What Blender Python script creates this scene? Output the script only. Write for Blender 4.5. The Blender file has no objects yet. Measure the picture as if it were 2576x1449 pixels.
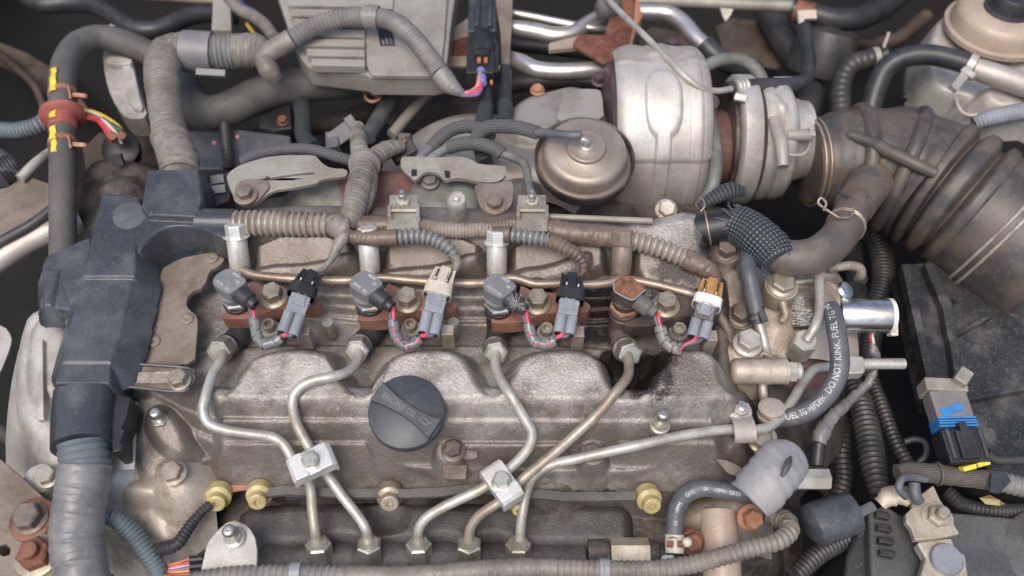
# Engine bay close-up: built in millimetres, scaled to metres when meshes are made.
import bpy, bmesh, math, random
import numpy as np
from mathutils import Vector, Matrix
from mathutils.geometry import tessellate_polygon
random.seed(7); np.random.seed(7)
R = math.radians
SC = bpy.context.scene
COL = SC.collection

# ------------------------------------------------------------------ camera, sky, sun, exposure
TILT, DIST, FPX, W2, H2 = R(33), 670.0, 2231.0, 2576.0, 1449.0
CAM = Vector((0, -DIST*math.sin(TILT), DIST*math.cos(TILT)))
FWD = Vector((0, math.sin(TILT), -math.cos(TILT)))
UP = Vector((0, math.cos(TILT), math.sin(TILT)))
cd = bpy.data.cameras.new('camera'); cam = bpy.data.objects.new('camera', cd); COL.objects.link(cam)
cam.location = CAM*0.001; cam.rotation_euler = (TILT, 0, 0)
cd.sensor_width = 36; cd.lens = 36*FPX/W2; cd.clip_start = .01; cd.clip_end = 50
cd.dof.use_dof = True; cd.dof.focus_distance = .665; cd.dof.aperture_fstop = 4.8
SC.camera = cam

SUN_EL, SUN_AZ = R(66), R(205)
wd = bpy.data.worlds.new('World'); SC.world = wd; wd.use_nodes = True
nt = wd.node_tree; nt.nodes.clear()
sky = nt.nodes.new('ShaderNodeTexSky'); sky.sky_type = 'NISHITA'; sky.sun_disc = False
sky.sun_elevation = SUN_EL; sky.sun_rotation = SUN_AZ; sky.dust_density = 4; sky.air_density = 1.0; sky.ozone_density = 1.0
bg = nt.nodes.new('ShaderNodeBackground'); bg.inputs[1].default_value = .14
wo = nt.nodes.new('ShaderNodeOutputWorld')
nt.links.new(sky.outputs[0], bg.inputs[0]); nt.links.new(bg.outputs[0], wo.inputs[0])
sl = bpy.data.lights.new('sun', 'SUN'); sl.energy = 1.2; sl.angle = R(36); sl.color = (1, .96, .90)
so = bpy.data.objects.new('sun', sl); COL.objects.link(so)
sd = Vector((math.sin(SUN_AZ)*math.cos(SUN_EL), math.cos(SUN_AZ)*math.cos(SUN_EL), math.sin(SUN_EL)))
so.rotation_euler = sd.to_track_quat('Z', 'Y').to_euler()
SC.render.engine = 'CYCLES'
SC.view_settings.view_transform = 'Standard'; SC.view_settings.look = 'None'
SC.view_settings.exposure = 0.52; SC.view_settings.gamma = 1

# ------------------------------------------------------------------ pixel <-> place helpers (layout on 2576 x 1449)
def ray(u, v):
    return FWD + Vector((1, 0, 0))*((u-W2/2)/FPX) + UP*((H2/2-v)/FPX)
def P(u, v, z=0.0):
    d = ray(u, v); return CAM + d*((z-CAM.z)/d.z)
def S(p):
    return (p-CAM).dot(FWD)/FPX          # mm per layout pixel at p
def pts3(L): return [P(*q[:3]) for q in L]

# ------------------------------------------------------------------ materials
MATS = {}
def M(name, c, c2=None, sc=40, rough=.5, metal=0.0, bump=.15, bsc=350, spk=None, amt=.35, lo=.4, hi=.62, spec=.5, trans=0, coat=0, oil=None, braid=None, rvar=.2, grain=.22):
    m = bpy.data.materials.new(name); m.use_nodes = True; n = m.node_tree.nodes; l = m.node_tree.links
    b = n['Principled BSDF']; b.inputs['Metallic'].default_value = metal
    b.inputs['Specular IOR Level'].default_value = spec
    if trans: b.inputs['Transmission Weight'].default_value = trans
    if coat: b.inputs['Coat Weight'].default_value = coat; b.inputs['Coat Roughness'].default_value = .25
    g = n.new('ShaderNodeNewGeometry')
    def noise(s, det=6, ro=.62):
        t = n.new('ShaderNodeTexNoise'); t.inputs['Scale'].default_value = s; t.inputs['Detail'].default_value = det
        t.inputs['Roughness'].default_value = ro; l.new(g.outputs['Position'], t.inputs['Vector']); return t
    def ramp(src, a, bb):
        r = n.new('ShaderNodeMapRange'); r.interpolation_type = 'SMOOTHSTEP'
        r.inputs['From Min'].default_value = a; r.inputs['From Max'].default_value = bb
        l.new(src, r.inputs['Value']); return r.outputs[0]
    def mix(f, a, bb):
        x = n.new('ShaderNodeMix'); x.data_type = 'RGBA'
        if isinstance(f, float): x.inputs[0].default_value = f
        else: l.new(f, x.inputs[0])
        for i, k in ((6, a), (7, bb)):
            if isinstance(k, tuple): x.inputs[i].default_value = (*k, 1)
            else: l.new(k, x.inputs[i])
        return x.outputs[2]
    def math_(op, a, bb):
        x = n.new('ShaderNodeMath'); x.operation = op
        for i, k in enumerate((a, bb)):
            if isinstance(k, (int, float)): x.inputs[i].default_value = k
            else: l.new(k, x.inputs[i])
        return x.outputs[0]
    n1 = noise(sc); f1 = ramp(n1.outputs[0], lo, hi)
    col = mix(f1, c, c2 or tuple(x*.72 for x in c))
    n2 = noise(bsc, 4, .7)
    if spk:
        f2 = math_('MULTIPLY', ramp(n2.outputs[0], .56, .68), amt*1.6)
        f3 = math_('MULTIPLY', ramp(noise(sc*2.3).outputs[0], .45, .7), amt)
        col = mix(math_('MINIMUM', math_('ADD', f2, f3), 1.0), col, spk)
    if grain:
        mr = n.new('ShaderNodeMapRange'); mr.inputs['From Min'].default_value = .3; mr.inputs['From Max'].default_value = .7
        mr.inputs['To Min'].default_value = 1-grain; mr.inputs['To Max'].default_value = 1+grain; l.new(noise(1100, 3, .75).outputs[0], mr.inputs['Value'])
        x = n.new('ShaderNodeMix'); x.data_type = 'RGBA'; x.blend_type = 'MULTIPLY'; x.inputs[0].default_value = 1.0
        l.new(col, x.inputs[6]); l.new(mr.outputs[0], x.inputs[7]); col = x.outputs[2]
    rg = math_('ADD', math_('MULTIPLY', n1.outputs[0], rvar), rough-rvar*.5)
    height = n2.outputs[0]
    if oil:
        ag = n.new('ShaderNodeAttribute'); ag.attribute_name = 'grime_shade'
        fg = ramp(math_('ADD', ag.outputs['Fac'], math_('MULTIPLY', math_('SUBTRACT', noise(38, 7, .66).outputs[0], .5), 1.9)), .2, .95)
        col = mix(math_('MULTIPLY', fg, .85), col, (.15, .122, .10)); rg = math_('SUBTRACT', rg, math_('MULTIPLY', fg, .1))
        at = n.new('ShaderNodeAttribute'); at.attribute_name = 'oil'
        f = ramp(math_('ADD', at.outputs['Fac'], math_('MULTIPLY', math_('SUBTRACT', noise(110, 8, .68).outputs[0], .5), 1.7)), .3, .85)
        col = mix(f, col, oil); rg = math_('SUBTRACT', rg, math_('MULTIPLY', f, .22))
    if braid:
        uv = n.new('ShaderNodeUVMap'); sp = n.new('ShaderNodeSeparateXYZ'); l.new(uv.outputs[0], sp.inputs[0])
        a = math_('ADD', math_('MULTIPLY', sp.outputs[0], braid[0]), math_('MULTIPLY', sp.outputs[1], braid[1]))
        c_ = math_('SUBTRACT', math_('MULTIPLY', sp.outputs[0], braid[0]), math_('MULTIPLY', sp.outputs[1], braid[1]))
        w = math_('MULTIPLY', math_('SINE', a, 0), math_('SINE', c_, 0))
        f = ramp(w, -.35, .5)
        col = mix(f, col, braid[2]); height = f
    l.new(col, b.inputs['Base Color']); l.new(rg, b.inputs['Roughness'])
    if bump:
        bp = n.new('ShaderNodeBump'); bp.inputs['Strength'].default_value = bump; bp.inputs['Distance'].default_value = .0012
        l.new(height, bp.inputs['Height']); l.new(bp.outputs[0], b.inputs['Normal'])
    MATS[name] = m; return m

M('cast', (.37, .34, .305), (.175, .145, .118), 22, .42, .42, .6, 420, (.60, .57, .53), .3, oil=(.028, .023, .02), grain=.38)
M('cast_dark', (.105, .088, .075), (.04, .032, .027), 34, .45, .25, .6, 400, (.24, .2, .165), .3, grain=.35)
M('cast_clean', (.52, .49, .445), (.37, .335, .29), 34, .48, .3, .3, 380, (.31, .26, .21), .35, grain=.25)
M('cast_warm', (.46, .40, .325), (.28, .22, .165), 30, .5, .35, .35, 380, (.62, .56, .49), .35, grain=.28)
M('cast_green', (.20, .21, .19), (.13, .13, .11), 30, .6, .2, .2, 380, (.28, .25, .2), .3)
M('manifold', (.078, .072, .071), (.045, .038, .034), 34, .42, .1, .6, 500, (.19, .16, .135), .32, grain=.35)
M('brown_plate', (.23, .185, .145), (.15, .115, .085), 30, .6, .2, .3, 420, (.33, .27, .22), .25)
M('steel', (.62, .60, .55), (.45, .42, .36), 60, .3, .9, .05, 500)
M('zinc', (.55, .54, .47), (.38, .35, .27), 60, .38, .75, .1, 500, (.3, .26, .2), .2)
M('pipe_zinc', (.52, .505, .45), (.38, .345, .285), 46, .44, .4, .08, 500, (.27, .21, .15), .32, grain=.18)
M('pipe_rust', (.40, .355, .285), (.27, .21, .155), 40, .46, .4, .12, 500, (.16, .11, .08), .3)
M('brass', (.36, .285, .22), (.26, .19, .14), 50, .42, .55, .12, 500, (.46, .4, .33), .3)
M('chrome', (.64, .63, .61), (.48, .45, .41), 70, .30, 1.0, .06, 500, (.26, .22, .18), .22)
M('bolt', (.40, .36, .28), (.27, .22, .16), 60, .45, .55, .12, 500, (.50, .46, .38), .25)
M('bolt_dark', (.2, .165, .135), (.12, .09, .07), 60, .5, .4, .2, 500, (.32, .27, .22), .25)
M('rust', (.22, .085, .045), (.12, .04, .025), 60, .6, .15, .3, 400, (.34, .2, .13), .25)
M('rust_light', (.42, .2, .12), (.28, .12, .07), 60, .6, .15, .3, 400, (.5, .33, .24), .3)
M('clamp_brown', (.27, .125, .082), (.18, .08, .055), 40, .45, .1, .2, 420, (.4, .24, .17), .25)
M('clamp_black', (.085, .06, .052), (.045, .035, .032), 40, .45, .1, .25, 420, (.22, .14, .1), .3)
M('shield', (.57, .535, .49), (.45, .395, .345), 20, .52, .45, .15, 420, (.33, .26, .2), .28, rvar=.2)
M('shield_dull', (.38, .345, .31), (.27, .235, .2), 24, .5, .4, .15, 420, (.45, .4, .35), .25)
M('olive', (.33, .31, .26), (.25, .22, .175), 30, .5, .2, .15, 420, (.43, .37, .3), .35)
M('plastic', (.036, .040, .047), (.058, .062, .07), 14, .3, 0, .05, 500, (.19, .19, .19), .28, rvar=.3)
M('plastic_black', (.014, .014, .016), (.024, .023, .023), 30, .45, 0, .1, 450, (.09, .08, .07), .18)
M('plastic_box', (.02, .0205, .022), (.04, .039, .038), 14, .4, 0, .15, 600, (.2, .18, .155), .42)
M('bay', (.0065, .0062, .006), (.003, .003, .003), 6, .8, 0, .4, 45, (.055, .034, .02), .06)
M('rubber', (.022, .023, .026), (.035, .034, .035), 30, .42, 0, .08, 450, (.1, .09, .08), .2)
M('rubber_grey', (.085, .08, .076), (.12, .108, .098), 30, .62, 0, .12, 450, (.19, .17, .15), .25)
M('rubber_brown', (.10, .082, .074), (.145, .112, .09), 22, .48, 0, .12, 450, (.24, .185, .14), .35)
M('boot_rubber', (.052, .048, .047), (.105, .08, .062), 24, .43, 0, .15, 450, (.19, .145, .11), .35)
M('slate', (.075, .08, .09), (.11, .112, .12), 40, .45, 0, .08, 450, (.2, .19, .18), .25)
M('blue_conduit', (.10, .135, .15), (.16, .185, .19), 30, .45, 0, .05, 450, (.25, .23, .2), .25)
M('conduit_grey', (.17, .165, .155), (.24, .22, .195), 30, .42, 0, .08, 450, (.33, .3, .26), .25)
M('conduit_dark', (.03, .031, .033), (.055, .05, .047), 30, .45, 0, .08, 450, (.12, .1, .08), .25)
M('conduit_brown', (.30, .255, .21), (.2, .155, .115), 40, .26, 0, .12, 450, (.42, .37, .31), .25)
M('conduit_slate', (.15, .16, .17), (.2, .195, .185), 40, .22, 0, .06, 450, (.32, .29, .25), .2)
M('tape', (.215, .19, .16), (.15, .125, .10), 40, .45, 0, .25, 300, (.32, .29, .25), .3)
M('tape_shiny', (.13, .13, .135), (.2, .19, .18), 26, .35, 0, .2, 250, (.27, .25, .23), .3)
M('tape_brown', (.16, .115, .085), (.105, .07, .05), 40, .35, 0, .3, 300, (.27, .22, .18), .25)
M('grey_plastic', (.27, .285, .31), (.22, .23, .25), 40, .42, 0, .05, 500, (.33, .33, .33), .2)
M('grey_plastic2', (.16, .16, .165), (.2, .195, .19), 40, .45, 0, .1, 500, (.27, .25, .23), .2)
M('dirty_grey', (.13, .11, .09), (.06, .045, .035), 60, .5, 0, .3, 400, (.3, .3, .3), .2)
M('cream', (.62, .55, .46), (.5, .43, .34), 50, .45, 0, .05, 500, (.3, .25, .2), .15)
M('amber', (.42, .22, .07), (.3, .14, .04), 50, .45, 0, .1, 500, (.15, .1, .06), .2)
M('white', (.78, .76, .72), (.66, .63, .58), 50, .5, 0, .05, 500)
M('ivory', (.50, .42, .2), (.37, .29, .12), 50, .4, 0, .06, 500, (.25, .18, .1), .25)
M('pink', (.74, .075, .14), None, 50, .42, 0, 0, spk=(.5, .1, .13), amt=.2)
M('pink_pale', (.70, .34, .33), None, 50, .45, 0, 0)
M('violet', (.24, .13, .32), None, 50, .45, 0, 0)
M('orange', (.55, .17, .06), None, 50, .45, 0, 0)
M('yellow', (.78, .6, .05), (.6, .44, .05), 80, .5, 0, .1, 400)
M('yellow_wire', (.62, .40, .04), None, 50, .4, 0, 0)
M('green_wire', (.02, .12, .07), None, 50, .4, 0, 0)
M('red_wire', (.5, .05, .05), None, 50, .4, 0, 0)
M('blue_seal', (.04, .22, .52), (.03, .15, .4), 60, .4, 0, .05, 500, (.2, .3, .4), .2)
M('blue', (.09, .12, .38), None, 60, .45, 0, 0)
M('red_joint', (.36, .09, .07), (.27, .07, .055), 30, .5, 0, .06, 450, (.5, .25, .2), .2)
M('ecu', (.32, .295, .255), (.245, .22, .185), 16, .55, .1, .15, 450, (.4, .365, .32), .35)
M('print_white', (.62, .61, .58), None, 80, .6, 0, 0)
M('print_grey', (.34, .34, .34), None, 80, .6, 0, 0)
M('label_black', (.02, .02, .022), None, 80, .5, 0, 0)
M('reservoir', (.42, .33, .25), (.33, .25, .185), 20, .45, .05, .08, 420, (.5, .43, .36), .25)
M('gasket', (.44, .44, .42), (.38, .36, .33), 40, .55, .1, .05, 420, (.4, .26, .12), .25)
M('purple_cast', (.10, .06, .07), (.06, .035, .04), 40, .5, .3, .3, 400, (.2, .13, .13), .3)
M('red_cast', (.16, .075, .06), (.1, .05, .04), 40, .6, .1, .3, 400, (.25, .16, .12), .3)
M('lead', (.46, .41, .33), (.34, .28, .2), 40, .5, .35, .25, 420, (.56, .52, .45), .3)
M('post', (.34, .34, .36), (.28, .27, .28), 60, .4, .5, .1, 420, (.5, .48, .46), .2)
M('braid', (.06, .06, .063), None, 40, .6, 0, 1.0, 450, None, braid=(2100, 62.832, (.24, .235, .225)))
M('braid_dark', (.02, .02, .021), None, 40, .55, 0, 1.0, 450, None, braid=(1000, 94.248, (.10, .12, .125)))
M('braid_brown', (.09, .075, .06), None, 40, .6, 0, 1.0, 450, None, braid=(2600, 87.96, (.24, .205, .165)))
M('burnt', (.2, .085, .04), (.10, .035, .018), 110, .8, 0, .8, 350, (.36, .2, .11), .3)
M('clear_plastic', (.16, .15, .14), (.2, .18, .16), 30, .2, 0, .05, 450, (.3, .27, .22), .15, coat=.4)
M('zinc_bright', (.74, .735, .69), (.62, .60, .53), 60, .36, .45, .05, 500, (.5, .45, .36), .15)
M('zinc_plate', (.44, .43, .385), (.36, .34, .29), 40, .6, .1, .2, 450, (.3, .25, .19), .25)
M('hose_black', (.026, .027, .030), (.042, .042, .045), 30, .38, 0, .06, 450, (.11, .1, .09), .25)
M('can_tan', (.40, .335, .27), (.31, .25, .2), 24, .42, .5, .1, 420, (.48, .42, .35), .25)
M('shield_bright', (.66, .63, .58), (.5, .45, .4), 30, .32, .8, .06, 420, (.34, .27, .2), .2)
M('battery', (.06, .06, .062), (.085, .083, .08), 14, .42, 0, .1, 550, (.2, .185, .165), .3)
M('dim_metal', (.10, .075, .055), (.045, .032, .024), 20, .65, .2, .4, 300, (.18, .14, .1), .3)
M('cap_black', (.04, .043, .049), (.055, .057, .063), 30, .42, 0, .05, 500, (.15, .15, .15), .2)
M('sleeve_grey', (.23, .23, .235), (.28, .27, .265), 40, .5, 0, .12, 400, (.36, .34, .32), .25)
M('seed', (.8, .78, .72), None, 50, .7, 0, 0)

# ------------------------------------------------------------------ mesh builder (millimetres, world axes)
def perp(a):
    a = a.normalized(); t = Vector((0, 0, 1)) if abs(a.z) < .9 else Vector((0, 1, 0))
    x = t.cross(a).normalized(); return x, a.cross(x)
def smooth_path(pts, rad, step):
    """Catmull-Rom through pts (and radii), resampled every `step` mm"""
    A = np.array([list(p)+[r] for p, r in zip(pts, rad)], float)
    if len(A) == 2: A = np.array([A[0], (A[0]+A[1])/2, A[1]])
    E = np.vstack([2*A[0]-A[1], A, 2*A[-1]-A[-2]])
    out = []
    for i in range(1, len(E)-2):
        p0, p1, p2, p3 = E[i-1], E[i], E[i+1], E[i+2]
        ta = max(np.linalg.norm((p1-p0)[:3]), 1e-6)**.5; tb = max(np.linalg.norm((p2-p1)[:3]), 1e-6)**.5; tc = max(np.linalg.norm((p3-p2)[:3]), 1e-6)**.5
        m1 = tb*((p1-p0)/ta-(p2-p0)/(ta+tb)+(p2-p1)/tb); m2 = tb*((p2-p1)/tb-(p3-p1)/(tb+tc)+(p3-p2)/tc)
        t = np.linspace(0, 1, 24, endpoint=False)[:, None]
        out.append((2*t**3-3*t**2+1)*p1+(t**3-2*t**2+t)*m1+(-2*t**3+3*t**2)*p2+(t**3-t**2)*m2)
    out.append(E[-2][None]); Q = np.vstack(out)
    d = np.r_[0, np.cumsum(np.linalg.norm(np.diff(Q[:, :3], axis=0), axis=1))]
    n = max(3, int(d[-1]/step)+1); s = np.linspace(0, d[-1], n)
    return np.stack([np.interp(s, d, Q[:, k]) for k in range(4)], 1), s
def frames(C):
    T = np.gradient(C, axis=0); T /= np.linalg.norm(T, axis=1)[:, None]
    t0 = Vector(T[0]); x = Vector((0, 0, 1))-t0*t0.z
    if x.length < .2: x = Vector((0, 1, 0))-t0*t0.y
    N = [np.array(x.normalized())]
    for i in range(1, len(T)):
        v = N[-1]-T[i]*np.dot(N[-1], T[i]); N.append(v/np.linalg.norm(v))
    N = np.array(N); return T, N, np.cross(T, N)

class G:
    def __init__(s): s.v = []; s.f = []; s.uv = {}
    def add(s, v, f, uv=None):
        o = len(s.v); s.v += [Vector(p) for p in v]
        for k, q in enumerate(f):
            s.f.append([o+i for i in q])
            if uv: s.uv[len(s.f)-1] = [uv[i] for i in q]
        return s
    def tube(s, pts, rad, seg=18, ridge=None, step=None, wob=0, squash=None, cap=True, tape=None, hollow=0):
        """pts world mm, rad mm (number or list). ridge=(pitch, depth, sharp); tape=(pitch, depth)"""
        if not isinstance(rad, (list, tuple)): rad = [rad]*len(pts)
        pt = ridge or tape
        step = step or (pt[0]/6 if pt else max(1.2, min(rad)*.45))
        Q, L = smooth_path(pts, rad, step); C = Q[:, :3]; r = Q[:, 3]; T, N, B = frames(C); n = len(C)
        a = np.linspace(0, 2*np.pi, seg, endpoint=False)
        rr = np.repeat(r[:, None], seg, 1)
        if ridge:
            w = (.5+.5*np.cos(2*np.pi*L/ridge[0]))
            w = 1-w**ridge[2] if len(ridge) > 2 else w
            rr = rr-ridge[1]*(1-w)[:, None]
        if tape:
            ph = L[:, None]/tape[0]+.35*np.sin(a)[None]+.22*np.sin(L*.21/tape[0]*3)[:, None]
            k = np.floor(ph); fr = ph-k; am = .45+.55*np.modf(np.abs(np.sin(k*12.9898)*43758.5453))[0]
            rr = rr+tape[1]*am*(1-fr)-tape[1]*.5
        if wob:
            rr = rr*(1+wob*np.sin(L[:, None]*.31+2.1*np.sin(L*.13)[:, None]+2*a[None])+wob*.7*np.sin(L[:, None]*.83+3*a[None]))
        ca, sa = np.cos(a), np.sin(a)
        if squash: ca = ca*squash[0]; sa = sa*squash[1]
        V = C[:, None]+rr[..., None]*(ca[None, :, None]*N[:, None]+sa[None, :, None]*B[:, None])
        V = V.reshape(-1, 3); F = []; o = len(s.v)
        s.v += [Vector(p) for p in V]
        for i in range(n-1):
            for j in range(seg):
                k = (j+1) % seg
                s.f.append([o+i*seg+j, o+i*seg+k, o+(i+1)*seg+k, o+(i+1)*seg+j])
                s.uv[len(s.f)-1] = [(L[i]/1000, j/seg), (L[i]/1000, (j+1)/seg), (L[i+1]/1000, (j+1)/seg), (L[i+1]/1000, j/seg)]
        if cap:
            s.f.append([o+j for j in range(seg)][::-1]); s.f.append([o+(n-1)*seg+j for j in range(seg)])
        return s
    def lathe(s, A, ax, prof, seg=32, ph=0.0, ref=None):
        """prof = [(h, r)...] along ax from A"""
        ax = ax.normalized(); x, y = perp(ax)
        if ref is not None: x = (ref-ax*ref.dot(ax)).normalized(); y = ax.cross(x)
        o = len(s.v)
        for h, r in prof:
            for j in range(seg):
                t = 2*math.pi*j/seg+ph
                s.v.append(A+ax*h+(x*math.cos(t)+y*math.sin(t))*max(r, 1e-4))
        for i in range(len(prof)-1):
            for j in range(seg):
                k = (j+1) % seg; s.f.append([o+i*seg+j, o+i*seg+k, o+(i+1)*seg+k, o+(i+1)*seg+j])
        if prof[0][1] > .01: s.f.append([o+j for j in range(seg)][::-1])
        if prof[-1][1] > .01: s.f.append([o+(len(prof)-1)*seg+j for j in range(seg)])
        return s
    def hex(s, A, ax, r, h, ph=.3, ch=.12, ref=None):
        return s.lathe(A, ax, [(0, r), (h-r*ch, r), (h, r*.86)], 6, ph, ref)
    def prism(s, poly, d, holes=()):
        """closed polygon (world points) swept by vector d, with optional holes"""
        loops = [list(poly)]+[list(h) for h in holes]
        n_ = Vector((0, 0, 0)); p0 = loops[0]
        for i in range(len(p0)): n_ += p0[i].cross(p0[(i+1) % len(p0)])
        x, y = perp(n_); flat = [[Vector((p.dot(x), p.dot(y), 0)) for p in L] for L in loops]
        tr = tessellate_polygon(flat); allp = [p for L in loops for p in L]; n = len(allp); o = len(s.v)
        s.v += [Vector(p) for p in allp]+[p+d for p in allp]
        for t in tr:
            a, b, c = (allp[i] for i in t)
            if (b-a).cross(c-a).dot(d) > 0: t = (t[0], t[2], t[1])
            s.f.append([o+i for i in t]); s.f.append([o+n+i for i in reversed(t)])
        k = 0
        for L in loops:
            m = len(L); nn = Vector((0, 0, 0))
            for i in range(m): nn += L[i].cross(L[(i+1) % m])
            fl = (nn.dot(d) > 0) != (L is not loops[0])
            for i in range(m):
                j = (i+1) % m; q = [o+k+i, o+k+j, o+n+k+j, o+n+k+i]
                s.f.append(q if fl else q[::-1])
            k += m
        return s
    def box(s, c, x, y, z):
        """c centre, x y z half-extent vectors"""
        v = [c+x*a+y*b+z*e for e in (-1, 1) for b in (-1, 1) for a in (-1, 1)]
        f = [[0, 2, 3, 1], [4, 5, 7, 6], [0, 1, 5, 4], [2, 6, 7, 3], [0, 4, 6, 2], [1, 3, 7, 5]]
        if x.cross(y).dot(z) < 0: f = [q[::-1] for q in f]
        return s.add(v, f)
    def beam(s, A, B, w, h, up=None, lift=0):
        """box from A to B, half width w, half height h, up direction"""
        ax = (B-A).normalized(); up = up or Vector((0, -.45, .9)); side = ax.cross(up).normalized(); n = side.cross(ax)
        return s.box((A+B)/2+n*lift, (B-A)/2, side*w, n*h)
    def sphere(s, c, r, seg=16, rings=8, axis=None, sq=1.0):
        axis = axis or Vector((0, 0, 1))
        pr = [(-r*sq*math.cos(math.pi*i/rings), r*math.sin(math.pi*i/rings)) for i in range(rings+1)]
        return s.lathe(c, axis, pr, seg)

def chaikin(L, n=2, closed=True):
    L = [Vector(p) for p in L]
    for _ in range(n):
        o = []; m = len(L)
        for i in range(m if closed else m-1):
            a, b = L[i], L[(i+1) % m]; o += [a*.75+b*.25, a*.25+b*.75]
        if not closed: o = [L[0]]+o+[L[-1]]
        L = o
    return L
def poly(L, z=None, sm=0):
    q = [P(p[0], p[1], p[2] if len(p) > 2 else z) for p in L]
    return chaikin(q, sm) if sm else q
def circ(u, v, z, r, n=24):
    c = P(u, v, z); k = r*S(c)
    return [c+Vector((math.cos(2*math.pi*i/n)*k, math.sin(2*math.pi*i/n)*k, 0)) for i in range(n)]

# ------------------------------------------------------------------ objects
ORIG = {}
def thing(name, label, cat, at, group=None):
    o = bpy.data.objects.new(name, None); COL.objects.link(o); o.empty_display_size = .01
    p = P(*at) if isinstance(at, tuple) else at
    o.location = p*.001; ORIG[o.name] = p
    o['label'] = label; o['category'] = cat
    if group: o['group'] = group
    return o
def part(name, g, mat, parent=None, sharp=38, bevel=0, seg=2, label=None):
    me = bpy.data.meshes.new(name); org = ORIG[parent.name] if parent else (g.v[0].copy() if g.v else Vector((0, 0, 0)))
    me.from_pydata([tuple((p-org)*.001) for p in g.v], [], g.f)
    if g.uv:
        ul = me.uv_layers.new(name='UVMap'); dat = np.zeros((len(me.loops), 2), np.float32)
        for p in me.polygons:
            q = g.uv.get(p.index)
            if q: dat[p.loop_start:p.loop_start+p.loop_total] = q
        ul.data.foreach_set('uv', dat.ravel())
    me.polygons.foreach_set('use_smooth', [True]*len(me.polygons))
    me.materials.append(MATS[mat]); me.update()
    o = bpy.data.objects.new(name, me); COL.objects.link(o)
    if parent: o.parent = parent
    else: o.location = org*.001
    ORIG[o.name] = org
    if bevel:
        md = o.modifiers.new('bevel', 'BEVEL'); md.width = bevel*.001; md.segments = seg; md.limit_method = 'ANGLE'; md.angle_limit = R(35)
        md.harden_normals = True
    elif sharp: me.set_sharp_from_angle(angle=R(sharp))
    if label: o['label'] = label
    return o
def tag(o, label, cat, group=None, kind=None):
    if kind: o['kind'] = kind
    if label: o['label'] = label
    if cat: o['category'] = cat
    if group: o['group'] = group
    return o
def world_tube(L, r):
    p = pts3(L); rr = [(q[3] if len(q) > 3 else r)*S(w) for q, w in zip(L, p)]; return p, rr
def hose(name, label, cat, L, r, mat, group=None, parent=None, **kw):
    """tube laid through layout points (u, v, z[, r])"""
    p, rr = world_tube(L, r); k = S(p[0])
    for key in ('ridge', 'tape'):
        if key in kw: q = kw[key]; kw[key] = (q[0]*k, q[1]*k)+tuple(q[2:])
    o = part(name, G().tube(p, rr, **kw), mat, parent)
    if not parent: tag(o, label, cat, group)
    return o
def bolt(root, A, ax, r, h, fl=0, fh=1.5, mat='bolt', ph=.3, name='bolt', wash=0):
    """hex head with flange; A at seat, mm"""
    g = G()
    if wash: g.lathe(A, ax, [(0, wash), (.8, wash), (1, wash*.97)], 28); A = A+ax.normalized()*1.0
    if fl: g.lathe(A, ax, [(0, fl), (fh*.6, fl), (fh, fl*.86), (fh+.3, r*1.0)], 28); A = A+ax.normalized()*fh
    g.hex(A, ax, r, h, ph); return part(name, g, mat, root, 25)
Z = Vector((0, 0, 1))
def mesh_text(txt, fine=False):
    cu = bpy.data.curves.new('t', 'FONT'); cu.body = txt; cu.size = 1; cu.resolution_u = 2
    ob = bpy.data.objects.new('t', cu); COL.objects.link(ob)
    dg = bpy.context.evaluated_depsgraph_get(); me = bpy.data.meshes.new_from_object(ob.evaluated_get(dg))
    if fine:
        bm = bmesh.new(); bm.from_mesh(me); bmesh.ops.triangulate(bm, faces=bm.faces)
        for _ in range(4):
            E = [e for e in bm.edges if e.calc_length() > .16]
            if not E: break
            bmesh.ops.subdivide_edges(bm, edges=E, cuts=1); bmesh.ops.triangulate(bm, faces=bm.faces)
        bm.to_mesh(me); bm.free()
    v = [tuple(p.co) for p in me.vertices]; f = [list(p.vertices) for p in me.polygons]
    bpy.data.objects.remove(ob); bpy.data.curves.remove(cu); bpy.data.meshes.remove(me)
    return v, f
def text_plane(g, txt, A, xd, yd, size, lift=.12, sx=1.0):
    """letters on a flat face: A start of the baseline"""
    v, f = mesh_text(txt); n = xd.cross(yd).normalized()
    return g.add([A+xd*(p[0]*size*sx)+yd*(p[1]*size)+n*lift for p in v], f)
def text_tube(g, txt, L, r, start, size, ang, flip=False, lift=.14, sx=1.0):
    """letters wrapped on a hose laid through L; start in mm along it, ang = angle round it towards the reader"""
    p, rr = world_tube(L, r); Q, s = smooth_path(p, rr, 1.5); C = Q[:, :3]; T, N, B = frames(C)
    v, f = mesh_text(txt, True); out = []
    for q in v:
        x = q[0]*size*sx; y = (q[1]-.35)*size
        x = start-x if flip else start+x
        i = np.clip(np.interp(x, s, np.arange(len(s))), 0, len(s)-1.001); k = int(i); w = i-k
        c = C[k]*(1-w)+C[k+1]*w; n = N[k]*(1-w)+N[k+1]*w; b = B[k]*(1-w)+B[k+1]*w; rad = Q[k, 3]
        # angle 0 is the side of the hose that faces the camera
        d = np.array(CAM)-c; a0 = math.atan2(np.dot(d, b), np.dot(d, n))
        a = a0+ang+(y/rad)*(1 if flip else -1)
        out.append(Vector(c+(rad+lift)*(n*math.cos(a)+b*math.sin(a))))
    return g.add(out, f if flip else f)

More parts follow.
